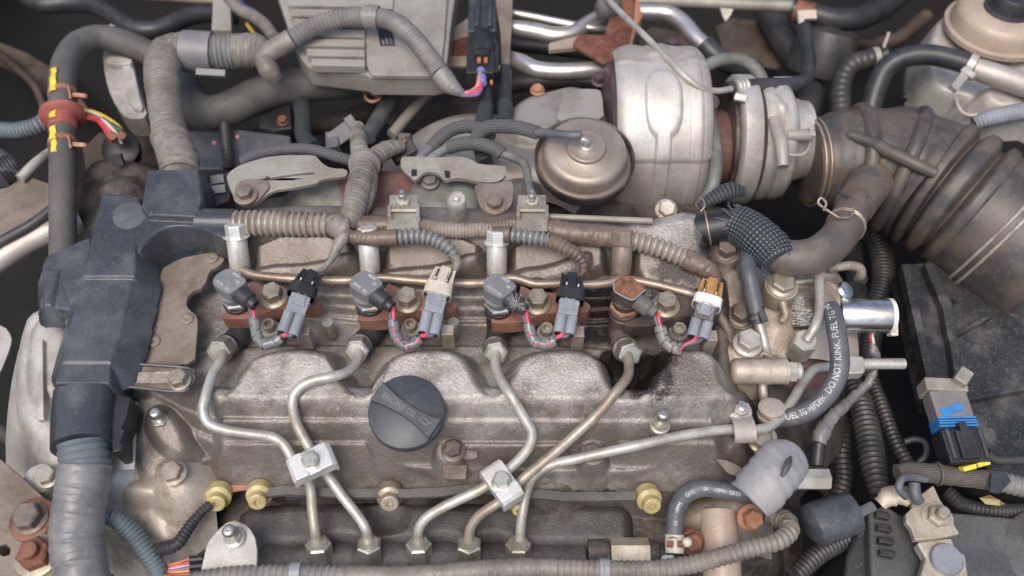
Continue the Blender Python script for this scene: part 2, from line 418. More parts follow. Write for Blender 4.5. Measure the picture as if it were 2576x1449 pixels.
# ------------------------------------------------------------------ cast surfaces with relief (real height fields)
def sdf(px, py, Q):
    n = len(Q); d = np.full(px.shape, 1e9); ins = np.zeros(px.shape, bool)
    for i in range(n):
        ax, ay = Q[i]; bx, by = Q[(i+1) % n]; ex, ey = bx-ax, by-ay
        t = np.clip(((px-ax)*ex+(py-ay)*ey)/(ex*ex+ey*ey+1e-12), 0, 1)
        d = np.minimum(d, (px-ax-ex*t)**2+(py-ay-ey*t)**2)
        c = ((ay <= py) & (by > py)) | ((by <= py) & (ay > py))
        with np.errstate(divide='ignore', invalid='ignore'):
            xi = ax+(py-ay)/(by-ay+1e-12)*ex
        ins ^= c & (px < xi)
    d = np.sqrt(d); return np.where(ins, -d, d)
def fall(d, r, s):
    t = np.maximum(0, d+r); return np.where(t < 2*r, s*t*t/(4*r), s*(t-r))
def relief(name, mat, parent, mesas, res=1.0, cut=-60, pits=(), oil=(), grime_shade=(), rough=0, k=1.6, floor=-500):
    """mesas = [(layout polygon with z per corner, edge radius, slope[, chaikin])]; highest wins, joined softly"""
    W = []
    for m in mesas: W.append(([P(*q) for q in m[0]], m))
    for m in pits: W.append(([P(*q) for q in m[0]], m))
    A = np.array([list(p) for w, _ in W[:len(mesas)] for p in w]); x0, y0 = A[:, :2].min(0)-12; x1, y1 = A[:, :2].max(0)+12
    nx, ny = int((x1-x0)/res)+2, int((y1-y0)/res)+2
    X, Y = np.meshgrid(np.linspace(x0, x1, nx), np.linspace(y0, y1, ny)); H = np.full(X.shape, float(floor))
    def plane(w):
        a = np.array([list(p) for p in w]); 
        if np.ptp(a[:, 2]) < .01: return lambda x, y: a[0, 2]+0*x
        c, *_ = np.linalg.lstsq(np.c_[a[:, 0], a[:, 1], np.ones(len(a))], a[:, 2], rcond=None)
        return lambda x, y: c[0]*x+c[1]*y+c[2]
    for i, (w, m) in enumerate(W):
        q = chaikin(w, m[3] if len(m) > 3 else 2); d = sdf(X, Y, [(p.x, p.y) for p in q]); z = plane(w)(X, Y)
        if i < len(mesas):
            h = z-fall(d, m[1], m[2]); e = np.clip(.5+.5*(H-h)/k, 0, 1); H = H*e+h*(1-e)+k*e*(1-e)*(H > -400)
        else:
            h = z+fall(d, m[1], m[2]); H = np.minimum(H, h)
    if rough:
        H = H+rough*(np.random.rand(*H.shape)-.5)
    V = np.stack([X, Y, np.maximum(H, cut-8)], -1).reshape(-1, 3)
    idx = np.arange(nx*ny).reshape(ny, nx); q = np.stack([idx[:-1, :-1], idx[:-1, 1:], idx[1:, 1:], idx[1:, :-1]], -1).reshape(-1, 4)
    hz = H.reshape(-1)[q].max(1); q = q[hz > cut]
    used = np.unique(q); mp = -np.ones(nx*ny, int); mp[used] = np.arange(len(used))
    org = ORIG[parent.name] if parent else Vector(V[used[0]])
    me = bpy.data.meshes.new(name); me.from_pydata(((V[used]-np.array(org))*.001).tolist(), [], mp[q].tolist())
    me.polygons.foreach_set('use_smooth', [True]*len(me.polygons)); me.materials.append(MATS[mat])
    at = me.attributes.new('oil', 'FLOAT', 'POINT'); val = np.zeros(len(used))
    for L in oil:
        w = [P(*q_) for q_ in L]; d = sdf(V[used][:, 0], V[used][:, 1], [(p.x, p.y) for p in w]); val = np.maximum(val, np.clip(.62-d/22, 0, 1))
    at.data.foreach_set('value', val.astype(np.float32))
    ga = me.attributes.new('grime_shade', 'FLOAT', 'POINT'); gv = np.zeros(len(used))
    for L in grime_shade:
        w = [P(*q_) for q_ in L]; d = sdf(V[used][:, 0], V[used][:, 1], [(p.x, p.y) for p in w]); gv = np.maximum(gv, np.clip(.55-d/26, 0, 1))
    ga.data.foreach_set('value', gv.astype(np.float32))
    o = bpy.data.objects.new(name, me); COL.objects.link(o); ORIG[o.name] = org
    if parent: o.parent = parent
    else: o.location = org*.001
    return o
# ------------------------------------------------------------------ the bay around the engine
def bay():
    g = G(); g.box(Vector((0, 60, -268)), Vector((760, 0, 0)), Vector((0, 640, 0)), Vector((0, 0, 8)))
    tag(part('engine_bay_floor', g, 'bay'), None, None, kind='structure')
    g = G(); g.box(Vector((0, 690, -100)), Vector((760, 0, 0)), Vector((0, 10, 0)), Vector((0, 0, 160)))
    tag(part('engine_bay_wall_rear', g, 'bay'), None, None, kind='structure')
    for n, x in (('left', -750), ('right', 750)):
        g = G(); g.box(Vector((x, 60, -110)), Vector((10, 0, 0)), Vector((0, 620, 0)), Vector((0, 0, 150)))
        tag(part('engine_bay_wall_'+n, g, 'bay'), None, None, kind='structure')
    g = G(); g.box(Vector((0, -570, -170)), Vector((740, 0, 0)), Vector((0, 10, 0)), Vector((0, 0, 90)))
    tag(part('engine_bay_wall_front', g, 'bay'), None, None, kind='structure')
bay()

# ------------------------------------------------------------------ cylinder head and valve cover
head = thing('cylinder_head', 'dirty dark brown cylinder head casting under the valve cover', 'engine block', (1150, 1250, -110))
relief('casting', 'cast_dark', head, [
    ([(470, 1150, -80), (1940, 1130, -80), (1940, 1420, -80), (330, 1420, -80), (330, 1250, -80)], 4, 2.5, 1),
    ([(480, 470, -70), (1900, 480, -70), (1900, 700, -70), (480, 700, -70)], 4, 2.0, 1),
    ([(1290, 1185, -52), (1420, 1190, -52), (1440, 1225, -52), (1300, 1235, -52)], 4, 1.4),
    ([(700, 1190, -64), (860, 1190, -64), (865, 1235, -64), (690, 1240, -64)], 3, 2.5, 1),
    ([(1015, 1195, -64), (1085, 1195, -64), (1085, 1245, -64), (1010, 1245, -64)], 3, 2.5, 1),
    ([(1480, 1205, -64), (1560, 1205, -64), (1565, 1250, -64), (1475, 1250, -64)], 3, 2.5, 1),
    ([(1565, 1180, -56), (1840, 1150, -56), (1870, 1200, -56), (1700, 1240, -62), (1580, 1230, -60)], 6, 1.2),
], 1.6, -150, rough=.5)

vc = thing('valve_cover', 'cast aluminium valve cover with four humps, brown with dust and oil', 'valve cover', (1100, 1180, -45))
hump = lambda a, b, c, d: ([(a, 882, 6), (b, 880, 6), (c, 950, 3), (c+16, 975, 1.5), (c+52, 1006, .3), (d-52, 1006, .3), (d-16, 975, 1.5), (d, 950, 3)], 3.0, 2.0, 2)
bead = lambda u0, u1, v, z: ([(u0, v-5, z), (u1, v-5, z), (u1, v+4, z), (u0, v+4, z)], 1.2, 1.4, 0)
relief('casting', 'cast', vc, [
    ([(480, 1192, -42), (530, 1150, -42), (600, 1142, -42), (720, 1168, -42), (930, 1160, -42), (1100, 1186, -42), (1230, 1184, -42), (1400, 1190, -42), (1500, 1183, -42),
      (1580, 1192, -42), (1720, 1162, -42), (1860, 1140, -42), (1880, 900, -42), (1800, 560, -42), (560, 560, -42), (350, 600, -42), (330, 1000, -42), (400, 1140, -42)], 2, 4, 1),
    ([(335, 985, -30), (420, 1040, -30), (520, 1116, -30), (620, 1120, -30), (1720, 1122, -30), (1835, 1105, -30), (1835, 700, -30), (345, 700, -30)], 2.2, 2.2, 1),
    ([(335, 960, -17), (500, 1052, -17), (600, 1060, -17), (1690, 1062, -17), (1815, 1057, -17), (1815, 870, -26), (360, 870, -26)], 2.0, 2.2, 1),
    bead(560, 920, 1114, -26.5), bead(1150, 1420, 1117, -26.5), bead(1560, 1800, 1112, -26.5), bead(560, 1790, 1056, -13.5),
    ([(520, 985, -1), (560, 1006, -1), (1700, 1010, -1), (1806, 1012, -1), (1808, 976, -3), (520, 974, -3)], 2.6, 1.8, 1),
    hump(648, 824, 850, 604), hump(998, 1154, 1188, 960), hump(1328, 1494, 1518, 1290), hump(1680, 1792, 1808, 1652),
    # ledges at the back of the injector trough
    ([(600, 802, -27), (1800, 815, -27), (1800, 700, -27), (600, 700, -27)], 1.2, 2.4, 1),
    ([(600, 772, -20), (1800, 786, -20), (1800, 690, -20), (600, 690, -20)], 1.2, 2.4, 1),
    ([(600, 744, -12), (1800, 754, -12), (1800, 690, -12), (600, 690, -12)], 1.2, 2.4, 1),
    # pads behind the return pipe
    ([(650, 590, 12), (878, 590, 12), (878, 680, -3), (800, 692, -5), (650, 692, -5)], 2, 3, 1),
    ([(976, 590, 12), (1200, 590, 12), (1200, 680, -3), (1120, 694, -5), (976, 694, -5)], 2, 3, 1),
    ([(1294, 590, 12), (1514, 590, 12), (1514, 692, -4), (1294, 702, -6)], 2, 3, 1),
    ([(1606, 590, 10), (1770, 640, 10), (1792, 737, -5), (1680, 724, -5), (1606, 702, -5)], 2, 3, 1),
    # ridges across the pads
    ([(655, 672, 3), (800, 666, 3), (872, 634, 8), (872, 662, 3), (800, 692, -1), (655, 692, -1)], 2, 1.4, 1),
    ([(980, 680, 3), (1110, 672, 3), (1196, 634, 8), (1196, 664, 3), (1110, 695, -1), (980, 695, -1)], 2, 1.4, 1),
    ([(1298, 682, 4), (1390, 672, 4), (1480, 630, 9), (1480, 660, 5), (1390, 702, 0), (1298, 704, 0)], 2.5, 1.4, 1),
    # rear ledge
    ([(560, 512, 8), (1300, 520, 8), (1560, 560, 8), (1600, 592, 8), (560, 592, 8)], 6, 1.6, 1),
    # front bolt bosses and the lower-left wing
    ([(1095, 1100, -25), (1160, 1100, -25), (1165, 1165, -32), (1095, 1165, -32)], 2.5, 2.2, 2),
    ([(1465, 1100, -25), (1520, 1100, -25), (1525, 1175, -34), (1460, 1175, -34)], 2.5, 2.2, 2),
    ([(340, 985, -20), (430, 1000, -20), (470, 1080, -30), (480, 1190, -36), (420, 1215, -38), (330, 1180, -36)], 4, 1.8, 2),
    ([(372, 1030, -14), (425, 1030, -14), (470, 1130, -26), (440, 1150, -28), (380, 1090, -20)], 4, 1.6, 2),
], .8, -58, pits=[
    ([(545, 880, -26), (590, 872, -26), (622, 880, -26), (596, 960, -20), (545, 960, -20)], 3, 2.4, 2),
    ([(856, 872, -26), (970, 872, -26), (942, 962, -20), (878, 962, -20)], 3, 2.4, 2),
    ([(1184, 874, -26), (1300, 874, -26), (1274, 962, -20), (1212, 962, -20)], 3, 2.4, 2),
    ([(1524, 877, -28), (1652, 877, -28), (1632, 966, -20), (1545, 966, -20)], 3, 2.4, 2),
], rough=.22, grime_shade=[[(640, 585, 10), (1800, 585, 10), (1800, 700, 0), (640, 700, 0)], [(480, 1070, -20), (1850, 1070, -20), (1850, 1200, -40), (480, 1200, -40)], [(560, 860, -24), (1800, 720, -20), (1810, 870, -24), (1500, 870, -24), (560, 870, -24)], [(560, 505, 8), (1600, 520, 8), (1610, 600, 8), (560, 585, 8)], [(1500, 890, -10), (1700, 990, 0), (1800, 1000, 0), (1800, 930, 0), (1620, 880, -10)], [(345, 990, -20), (520, 1000, -20), (500, 1180, -36), (345, 1180, -36)]], oil=[[(1520, 860, -10), (1690, 860, -10), (1665, 960, -5), (1700, 1000, 0), (1640, 1000, 0), (1560, 985, -5), (1500, 900, -10)],  # first patch paints the sun-facing rear pads darker; the others are brown film
        [(1460, 735, -20), (1545, 735, -20), (1550, 850, -25), (1470, 850, -25)], [(1640, 640, 5), (1720, 650, 5), (1790, 725, 0), (1660, 705, 0)],
        [(1650, 870, 0), (1700, 890, 0), (1690, 1000, 0), (1660, 980, 0)], [(1290, 740, -20), (1360, 730, -20), (1400, 760, -20), (1300, 780, -20)]])
# filler neck, plugs, studs that belong to the cover casting
g = G(); c = P(1028, 1040, -34); k = S(c); g.lathe(c, Vector((0, -.1, 1)), [(0, 92*k), (6, 84*k), (16, 80*k), (34, 79*k)], 40); part('filler_neck', g, 'cast', vc)
for u, v in ((1140, 1128), (1490, 1137)):
    a = P(u, v+6, -26); bolt(vc, a, Z, 6.2, 5, 8.6, 1.5, 'bolt_dark')
for (u, v, a) in ((690, 818, 0), (1040, 818, 0), (1378, 828, 0), (1706, 828, 0)):
    g = G(); c = P(u-4, v+22, -20); kk = S(c); g.lathe(c, Z, [(-10, 27*kk), (7, 27*kk), (9, 24*kk)], 28); part('boss', g, 'cast', vc)
    g = G(); c2 = c+Z*9; g.lathe(c2, Z, [(0, 4.9), (6.6, 4.9), (7.2, 4.3), (7.2, 2.6), (3, 2.5), (3, 0)], 24); part('socket_screw', g, 'bolt', vc)
# square cast lugs and zinc dowels beside each connector
for (u, v) in ((770, 838), (1128, 838), (1452, 842), (1782, 852)):
    g = G(); c = P(u, v+10, -8); g.box(c, Vector((4.6, 0, 0)), Vector((0, 4.4, 0)), Vector((0, 0, 11))); part('lug', g, 'cast_warm', vc, bevel=.8)
for (u, v) in ((823, 822), (1140, 822)):
    g = G(); a = P(u, v-12, -6); g.lathe(a-Z*18, Z, [(0, 4.2), (18, 4.2)], 20); part('dowel', g, 'zinc', vc)

# ------------------------------------------------------------------ oil filler cap
cap = thing('oil_filler_cap', 'round black plastic oil filler cap with a raised diagonal grip', 'oil cap', (1026, 1036, 0))
n = Vector((0, -.16, 1)).normalized(); c = P(1026, 1045, -6); k = S(c+n*10)
R0 = 97*k; xg = (P(1105, 1075, 6)-P(945, 975, 6)); xg = (xg-n*xg.dot(n)).normalized(); yg = n.cross(xg)
g = G(); g.lathe(c, n, [(0, R0*.97), (3, R0), (8.5, R0), (9.8, R0*.985), (10.4, R0*.955), (10.4, 0)], 72); part('disc', g, 'cap_black', cap)
g = G(); ct = c+n*10.4
m = 22
top = []
for i in range(m+1):
    t = -1+2*i/m; w = 4.4+3.6*t*t; x = t*R0*.93
    top.append((x, w))
out = [ct+xg*x+yg*w for x, w in top]+[ct+xg*x-yg*w for x, w in reversed(top)]
g.prism([p+n*4.6 for p in out], n*-4.8); gr = part('grip', g, 'cap_black', cap, bevel=.7)
g = G(); text_plane(g, 'ENGINE OIL', ct+n*4.6-xg*R0*.72-yg*1.9, xg, yg, 6.0, .12, .86); 
part('lettering', g, 'grey_plastic2', gr)
g = G(); oc = ct+n*4.7+xg*R0*.62
g.tube([oc-xg*4-yg*1, oc-xg*4+yg*1.6, oc+yg*1.8, oc+xg*2.4+yg*1.2, oc+xg*4.4+yg*2.2], .35, 6); g.tube([oc-xg*4-yg*1, oc+xg*1.6-yg*1, oc+xg*2.4+yg*1.2], .35, 6)
part('oil_can_symbol', g, 'grey_plastic2', gr)

# ------------------------------------------------------------------ injectors, their hold-down clamps, pigtails and plugs
INJ = [(576, 707), (920, 712), (1256.5, 719), (1583, 725)]
TXT = ['0E04 0200 00R0', '0E02 0D00 00R0', '0E03 0DDD 00R0', None]
headout = [(-11.8, 1.5), (-11, 4.5), (-8.6, 7.8), (-5, 10.4), (-1, 11.2), (2, 10), (11, 2.2), (12.2, .4), (11.6, -1.6), (3.6, -9.6), (1.6, -10.6), (-.6, -10), (-10.6, -3.4), (-11.6, -1.2)]
sol = ['grey solenoid injector next to the black cable guide', 'grey solenoid injector with plain clean top near the cream plug',
       'grey solenoid injector with a seed tuft caught on its boot', 'burnt rusty topped injector in the oil-blackened well']
for i, (u, v) in enumerate(INJ):
    T0 = P(u, v, 32); old = i == 3
    t = thing('fuel_injector', sol[i], 'injector', T0-Z*62, 'fuel injectors in a row')
    hm = 'cast_dark' if old else 'grey_plastic2'
    g = G(); top = [T0+Vector((x, y, 0)) for x, y in headout]; g.prism(top, Z*-13); hd = part('solenoid', g, hm, t, bevel=1.0)
    g = G(); g.lathe(T0+Vector((-1, 0, -20)), Z, [(0, 9.0), (5, 10.0), (8, 10.6)], 32); part('solenoid_neck', g, hm, t)
    if old:
        g = G(); g.prism([T0+Vector((x*.9, y*.9, .5)) for x, y in headout], Z*-.6); part('rust_crust', g, 'burnt', hd)
        g = G(); q = [T0+Vector((x*.95, y*.95, .25)) for x, y in headout]; g.tube(q[8:]+q[:2], .5, 8); part('lip', g, 'grey_plastic', hd)
    else:
        g = G(); xd = Vector((.78, -.62, 0)); yd = Vector((.62, .78, 0))
        A, B_, C_ = TXT[i].split()
        text_plane(g, A, T0+xd*-6.2+yd*5.6+xd*3, xd, yd, 3.4); text_plane(g, B_, T0+xd*-7+yd*-6.4, xd, yd, 3.2); text_plane(g, '00', T0+xd*4+yd*2.2, xd, yd, 3.2)
        text_plane(g, 'B01', T0+xd*2.2+yd*-6.4, xd, yd, 2.8); part('lettering', g, 'print_white', hd)
    g = G(); b0 = T0+Vector((-1, 0, -20)); g.hex(b0-Z*4.2, Z, 11.2, 4.2, .2); g.lathe(b0-Z*5.5, Z, [(0, 9), (2, 9)], 28); part('nut', g, 'rust_light' if old else 'steel', t, 25)
    g = G(); g.lathe(b0-Z*46.5, Z, [(0, 9.5), (30, 9.5), (31, 10.6), (34, 10.6), (34.6, 9.8), (36, 9.8), (36.6, 10.6), (40, 10.6), (40.5, 9)], 32)
    part('body', g, 'clamp_black' if old else 'plastic_black', t)
    g = G(); g.lathe(b0+Vector((11, -1, -32)), Vector((.55, -.55, .35)), [(-7, 9.5), (0, 9.8), (3, 8), (3, 0)], 24); part('lower_seal', g, 'rubber', t)
    # feed arm and union nut
    nu, nv = ((563, 886), (903, 884), (1246, 889), (1576, 892))[i]
    ax = Vector((-.12+.09*i, -.66, .64)).normalized(); A = P(nu+4-2*i, nv-12, -12)
    g = G(); g.tube([b0+Vector((0, 0, -33)), b0+Vector((0, -8, -33)), A-ax*8], [9.2, 9.2, 8.4], 24); g.lathe(A-ax*10, ax, [(0, 8.2), (6.5, 8.2), (7, 9.6), (10, 9.6), (11, 7)], 28); part('feed_arm', g, 'rubber' if not old else 'bolt_dark', t)
    g = G(); g.hex(A+ax*.6, ax, 9.2, 12.5, .1, .1); g.lathe(A+ax*13.1, ax, [(-.4, 7.3), (.5, 6.6), (.5, 4.3)], 28); part('union_nut', g, 'zinc', t, 25)
    # boot and pigtail
    bd = Vector((.80, -.60, -.10)).normalized(); b1 = T0+Vector((3.6, -3.2, -8))
    g = G(); g.lathe(b1, bd, [(0, 6.6), (4, 6.8), (13.5, 6.6), (14.5, 5.0), (15.5, 4.4), (19, 4.2), (19.4, 3.4), (17, 3.1)], 28); part('boot', g, 'rubber_grey' if old else 'rubber', t)
    if i == 2:
        sd_ = thing('seed_tuft', 'fluffy white seed head clinging to the black injector boot', 'seed', b1+bd*12)
        g = G(); cc = b1+bd*11+Vector((0, -3, 5)); rnd = random.Random(3)
        for _ in range(46):
            d = Vector((rnd.gauss(0, 1), rnd.gauss(0, 1), abs(rnd.gauss(0, .6)))).normalized(); ln = 5+4.5*rnd.random()
            g.tube([cc, cc+d*ln*.5+Z*.3, cc+d*ln], [.09, .07, .05], 4, step=2.5)
        g.sphere(cc, .7, 8, 6); part('fibres', g, 'seed', sd_)
# pigtails: layout paths from boot to plug (u, v, z)
PIG = [[(632, 770, 18), (640, 800, 16), (644, 835, 12), (655, 862, 10), (680, 868, 10), (706, 850, 12), (722, 838, 15)],
       [(984, 778, 18), (989, 805, 16), (994, 840, 12), (1012, 870, 10), (1038, 870, 10), (1055, 852, 12), (1066, 838, 15)],
       [(1320, 785, 18), (1330, 815, 16), (1336, 845, 12), (1350, 865, 10), (1376, 866, 10), (1396, 856, 12), (1412, 842, 15)],
       [(1652, 792, 18), (1661, 820, 16), (1668, 852, 12), (1690, 874, 10), (1714, 878, 10), (1730, 864, 12), (1748, 846, 15)]]
PLUG = [((724, 838), (757, 746), (785, 690)), ((1078, 838), (1099, 746), (1120, 682)), ((1419, 838), (1433, 758), (1438, 698)), ((1755, 848), (1776, 772), (1792, 712))]
for i, L in enumerate(PIG):
    lab = ['dark pigtail looping from the injector beside the black cable guide', 'dark pigtail looping to the plug with the cream shell', 'dark pigtail with pink wire winding tightly below the seed tuft', 'frayed grey spiral wrapped pigtail of the burnt injector'][i]
    t = thing('injector_pigtail', lab, 'wire', L[3], 'injector pigtails')
    loom = L[1:6] if i < 3 else L[1:5]
    p, rr = world_tube(loom, 14 if i < 3 else 15); g = G()
    Q, s_ = smooth_path(p, rr, .5); C = Q[:, :3]; T, N, B = frames(C)
    g.tube(p, [x*.86 for x in rr], 14); part('loom', g, 'rubber_grey' if i == 3 else 'slate', t)
    # spiral wrap: a raised helical band with narrow gaps
    g = G(); a = np.linspace(0, 2*np.pi, 25); n_ = len(C); rad = Q[:, 3]; pit = 8.5 if i < 3 else 7.0
    if True:
        turns = int(s_[-1]/pit)+1
        for k in range(turns):
            o = len(g.v); s0 = k*pit; wd_ = pit*(.93 if i != 3 else .86)
            for e in range(25):
                for w in (0, 1):
                    x = s0+e/24*pit*.55+w*wd_-pit*.3; x = min(max(x, 0), s_[-1]); ii = min(int(x/s_[-1]*(n_-1)), n_-1)
                    rr_ = rad[ii]*(1.0+(.10 if i == 3 else .02)*(w))
                    g.v.append(Vector(C[ii]+rr_*(math.cos(a[e])*N[ii]+math.sin(a[e])*B[ii])))
            for e in range(24):
                q = [o+2*e, o+2*e+1, o+2*e+3, o+2*e+2]
                g.f.append(q)
        part('spiral_wrap', g, 'conduit_slate' if i < 3 else 'conduit_grey', t)
    # pink and grey leads out of both ends
    e0, e1 = L[5] if i < 3 else L[4], PLUG[i][0]
    for nm, mt, du in (('pink_lead', 'pink', -7), ('grey_lead', 'slate', 9)):
        g = G(); z0 = 14
        p, rr = world_tube([(L[0][0]+(4 if mt == 'pink' else -6), L[0][1]-6, 19, 5), (L[0][0]+(5 if mt == 'pink' else -3), L[0][1]+10, 18, 5), (L[1][0]+(3 if mt == 'pink' else -3), L[1][1]+8, 15, 5)], 5); g.tube(p, rr, 10)
        p, rr = world_tube([(e0[0]-8, e0[1]+4, 13, 5), (e0[0]+6, e0[1]-8, 16, 5.5), (e1[0]+du, e1[1]+6, 18, 5.5), (e1[0]+du+4, e1[1]-14, 17, 5)], 5); g.tube(p, rr, 10)
        part(nm, g, mt, t)
    if i in (1, 2):
        g = G()    # pink wire showing between the turns
        for k in range(1, turns):
            x = k*pit-pit*.04; ii = min(int(x/s_[-1]*(n_-1)), n_-1); d = np.array(CAM)-C[ii]; d = d/np.linalg.norm(d); d = d-T[ii]*np.dot(d, T[ii]); d = Vector(d).normalized()
            side = Vector(T[ii]).cross(d); c0 = Vector(C[ii])
            g.tube([c0+(d*.92+side*.38).normalized()*rad[ii]*1.0-Vector(T[ii])*.6, c0+(d*.98).normalized()*rad[ii]*1.02, c0+(d*.95-side*.3).normalized()*rad[ii]*1.0+Vector(T[ii])*.7], .85, 8)
        part('pink_lead', g, 'pink', t)
# plugs
pl = [('plastic_black', 'grey_plastic', 'grey two-pin plug in a black shell by the first brown clamp'), ('cream', 'grey_plastic', 'grey two-pin plug in a cream white shell'),
      ('plastic_black', 'grey_plastic', 'grey two-pin plug in an oily black shell beside dark stains'), ('amber', 'dirty_grey', 'soot blackened plug in an amber shell with a white collar')]
for i, (a_, m_, t_) in enumerate(PLUG):
    sh, gm, lab = pl[i]; t = thing('wire_plug', lab, 'plug', (a_[0], a_[1], 0), 'injector plugs')
    A, B, C = P(*a_, 17), P(*m_, 19), P(*t_, 18); ax = (B-A).normalized(); up = (CAM-B).normalized(); up = (up-ax*up.dot(ax)).normalized(); sd_ = ax.cross(up).normalized()
    w = 8.6; hh = 5.4
    g = G()
    for s in (-1, 1): g.tube([A+sd_*s*3.9-ax*1, A+sd_*s*3.9+ax*8, A+sd_*s*4.0+(B-A)*.55], 4.0, 18)
    pm = 'grey_plastic'
    bar = part('barrel', g, pm, t)
    g = G()
    for s in (-1, 1): g.lathe(A+sd_*s*3.9-ax*1.1, -ax, [(0, 3.4), (.25, 3.2), (.25, 0)], 16)
    part('wire_seal', g, 'label_black', bar)
    g = G(); D = A+(B-A)*.5; g.beam(D, B+ax*3, w*.82, hh*.95, up); g.beam(D+ax*9, D+ax*10.3, w*.9, hh*1.02, up); blk = part('housing', g, gm, t, bevel=1.0)
    g = G(); g.beam(B-ax*9+up*hh*.85, B+ax*2+up*hh*.85, w*.42, 1.4, up); g.beam(B-ax*9.5+up*(hh*.8), B-ax*7.5+up*(hh*.8), w*.52, 1.9, up)
    for s in (-1, 1): g.beam(B-ax*7+up*hh*.7+sd_*s*w*.56, B+ax*1+up*hh*.7+sd_*s*w*.56, .7, 1.5, up)
    part('latch', g, pm, blk, bevel=.3)
    ln = (C-B).length; col = (.38 if i != 3 else .3)*ln
    # shell: collar with an opening towards the grey half, then three prongs and a block
    g = G(); o = len(g.v); rings = [(-.5, 1.18, 1.45), (0, 1.26, 1.6), (col, 1.22, 1.55), (col+.01, .95, 1.15), (-1.0, 1.02, 1.22)]
    prof2 = []
    for h, kx, ky in rings:
        for j in range(28):
            th = 2*math.pi*j/28; cx = math.copysign(abs(math.cos(th))**.55, math.cos(th)); cy = math.copysign(abs(math.sin(th))**.55, math.sin(th))
            g.v.append(B+ax*h+sd_*cx*w*kx*.97+up*cy*hh*ky*.92)
    for r_ in range(4):
        for j in range(28):
            k2 = (j+1) % 28; g.f.append([o+r_*28+j, o+r_*28+k2, o+(r_+1)*28+k2, o+(r_+1)*28+j])
    part('collar', g, 'white' if i == 3 else sh, t, 30)
    g = G(); B2 = B+ax*(col-1)
    g.beam(B2, C-ax*1, w*.86, hh*.9, up, -.6); g.beam(B2, C, w*.36, 1.5, up, hh*.9); g.beam(C-ax*4, C, w*.46, 2.1, up, hh*.75)
    for s in (-1, 1): g.beam(B2+sd_*s*w*.95, C-ax*1.5+sd_*s*w*.8, .9, hh*.8, up, 1.2)
    sl_ = part('shell', g, sh, t, bevel=.4)
    g = G()
    for s in (-1, 1): g.beam(B2+sd_*s*w*.56+ax*2, C-ax*3+sd_*s*w*.56, .55, 2.2, up, hh*.55)
    part('latch_slot_shade', g, 'label_black', sl_)  # black bars between the prongs paint the shade of the gaps
    g = G()
    for s in (-1, 1): g.beam(B2+sd_*s*w*.5+ax*2.2, B2+sd_*s*w*.5+ax*4.4, .5, .7, up, hh*1.15)
    part('pin_tip', g, 'cream', sl_)
# clamps: brown bars bolted between injectors
cl_top = [(901, 808), (901, 792), (945, 783), (970, 770), (972, 712), (985, 716), (1008, 728), (1028, 726), (1066, 733), (1120, 742), (1147, 758), (1152, 766), (1143, 778), (1122, 780), (1066, 781), (1034, 783), (996, 797), (972, 806)]
cl = ['brown oxidised clamp bar between cable guide and the first black plug', 'brown oxidised clamp bar under the cream shelled plug', 'brown clamp bar stained black at its far end below the seed tuft', 'blackened clamp bar holding the burnt injector']
bp = [(690, 741), (1026, 752), (1352, 756), (1674, 763)]
for i, du in enumerate((-343, 0, 335, 668)):
    dv = (-5, 0, 6, 14)[i]; zt = 2
    poly_ = [P(1025+(u-1025)*(1 if i != 3 else .98)+du, v+dv, zt) for u, v in cl_top]
    t = thing('injector_clamp', cl[i], 'clamp', (1025+du, 790+dv, -12), 'injector hold-down clamps')
    g = G(); g.prism(chaikin(poly_, 1), Z*-14); part('bar', g, 'clamp_brown' if i < 3 else 'clamp_black', t, bevel=.9)
    A = P(bp[i][0], bp[i][1]+8, zt+.2); bolt(t, A, Z, 7.6, 9, 10.5, 2.6, 'bolt' if i != 3 else 'bolt', .45+.3*i)

# ------------------------------------------------------------------ return pipe behind the injectors with its four banjo columns
rp = thing('return_pipe', 'thin brown metal leak-off pipe running behind the injectors', 'pipe', (1000, 700, -5))
p, rr = world_tube([(612, 680, 0), (640, 692, 0), (700, 699, 0), (820, 706, 0), (900, 704, 0), (960, 700, 0), (1040, 706, 0), (1130, 712, 0), (1215, 712, 0), (1290, 700, 0), (1345, 714, 0), (1420, 713, 0), (1480, 716, 0), (1530, 712, 0), (1560, 705, 0), (1620, 710, 0), (1700, 729, 0), (1745, 742, 0), (1790, 770, -6), (1830, 830, -20), (1840, 860, -28)], 12)
g = G(); g.tube(p, rr, 14); part('tube', g, 'brass', rp)
for i, (u, v) in enumerate(((605, 640), (932, 648), (1250, 655), (1562, 655))):
    t = thing('banjo_bolt', ['bright silver banjo column next to the black cable guide', 'bright silver banjo column behind the second injector', 'bright silver banjo column behind the seed tuft injector', 'tarnished golden banjo column behind the burnt injector'][i], 'bolt', (u, v+30, -4), 'banjo columns on the return pipe')
    a = P(u, v+34, -4); k = S(a); m = 'brass' if i == 3 else 'steel'; d = Vector((0, .55, .85)).normalized()
    g = G(); g.lathe(a, d, [(0, 24*k), (1, 25.5*k), (24, 25.5*k), (25.5, 23*k), (26, 10)], 32); part('sleeve', g, m if i == 3 else 'zinc_bright', t)
    g = G(); g.hex(a+d*25, d, 25*k, 11, .15); part('hex_head', g, m if i == 3 else 'zinc_bright', t, 25)
    g = G(); g.lathe(a-d*7, d, [(0, 28*k), (5, 28*k), (6.5, 24*k), (7.2, 16*k)], 28); part('eye', g, 'brass', t)

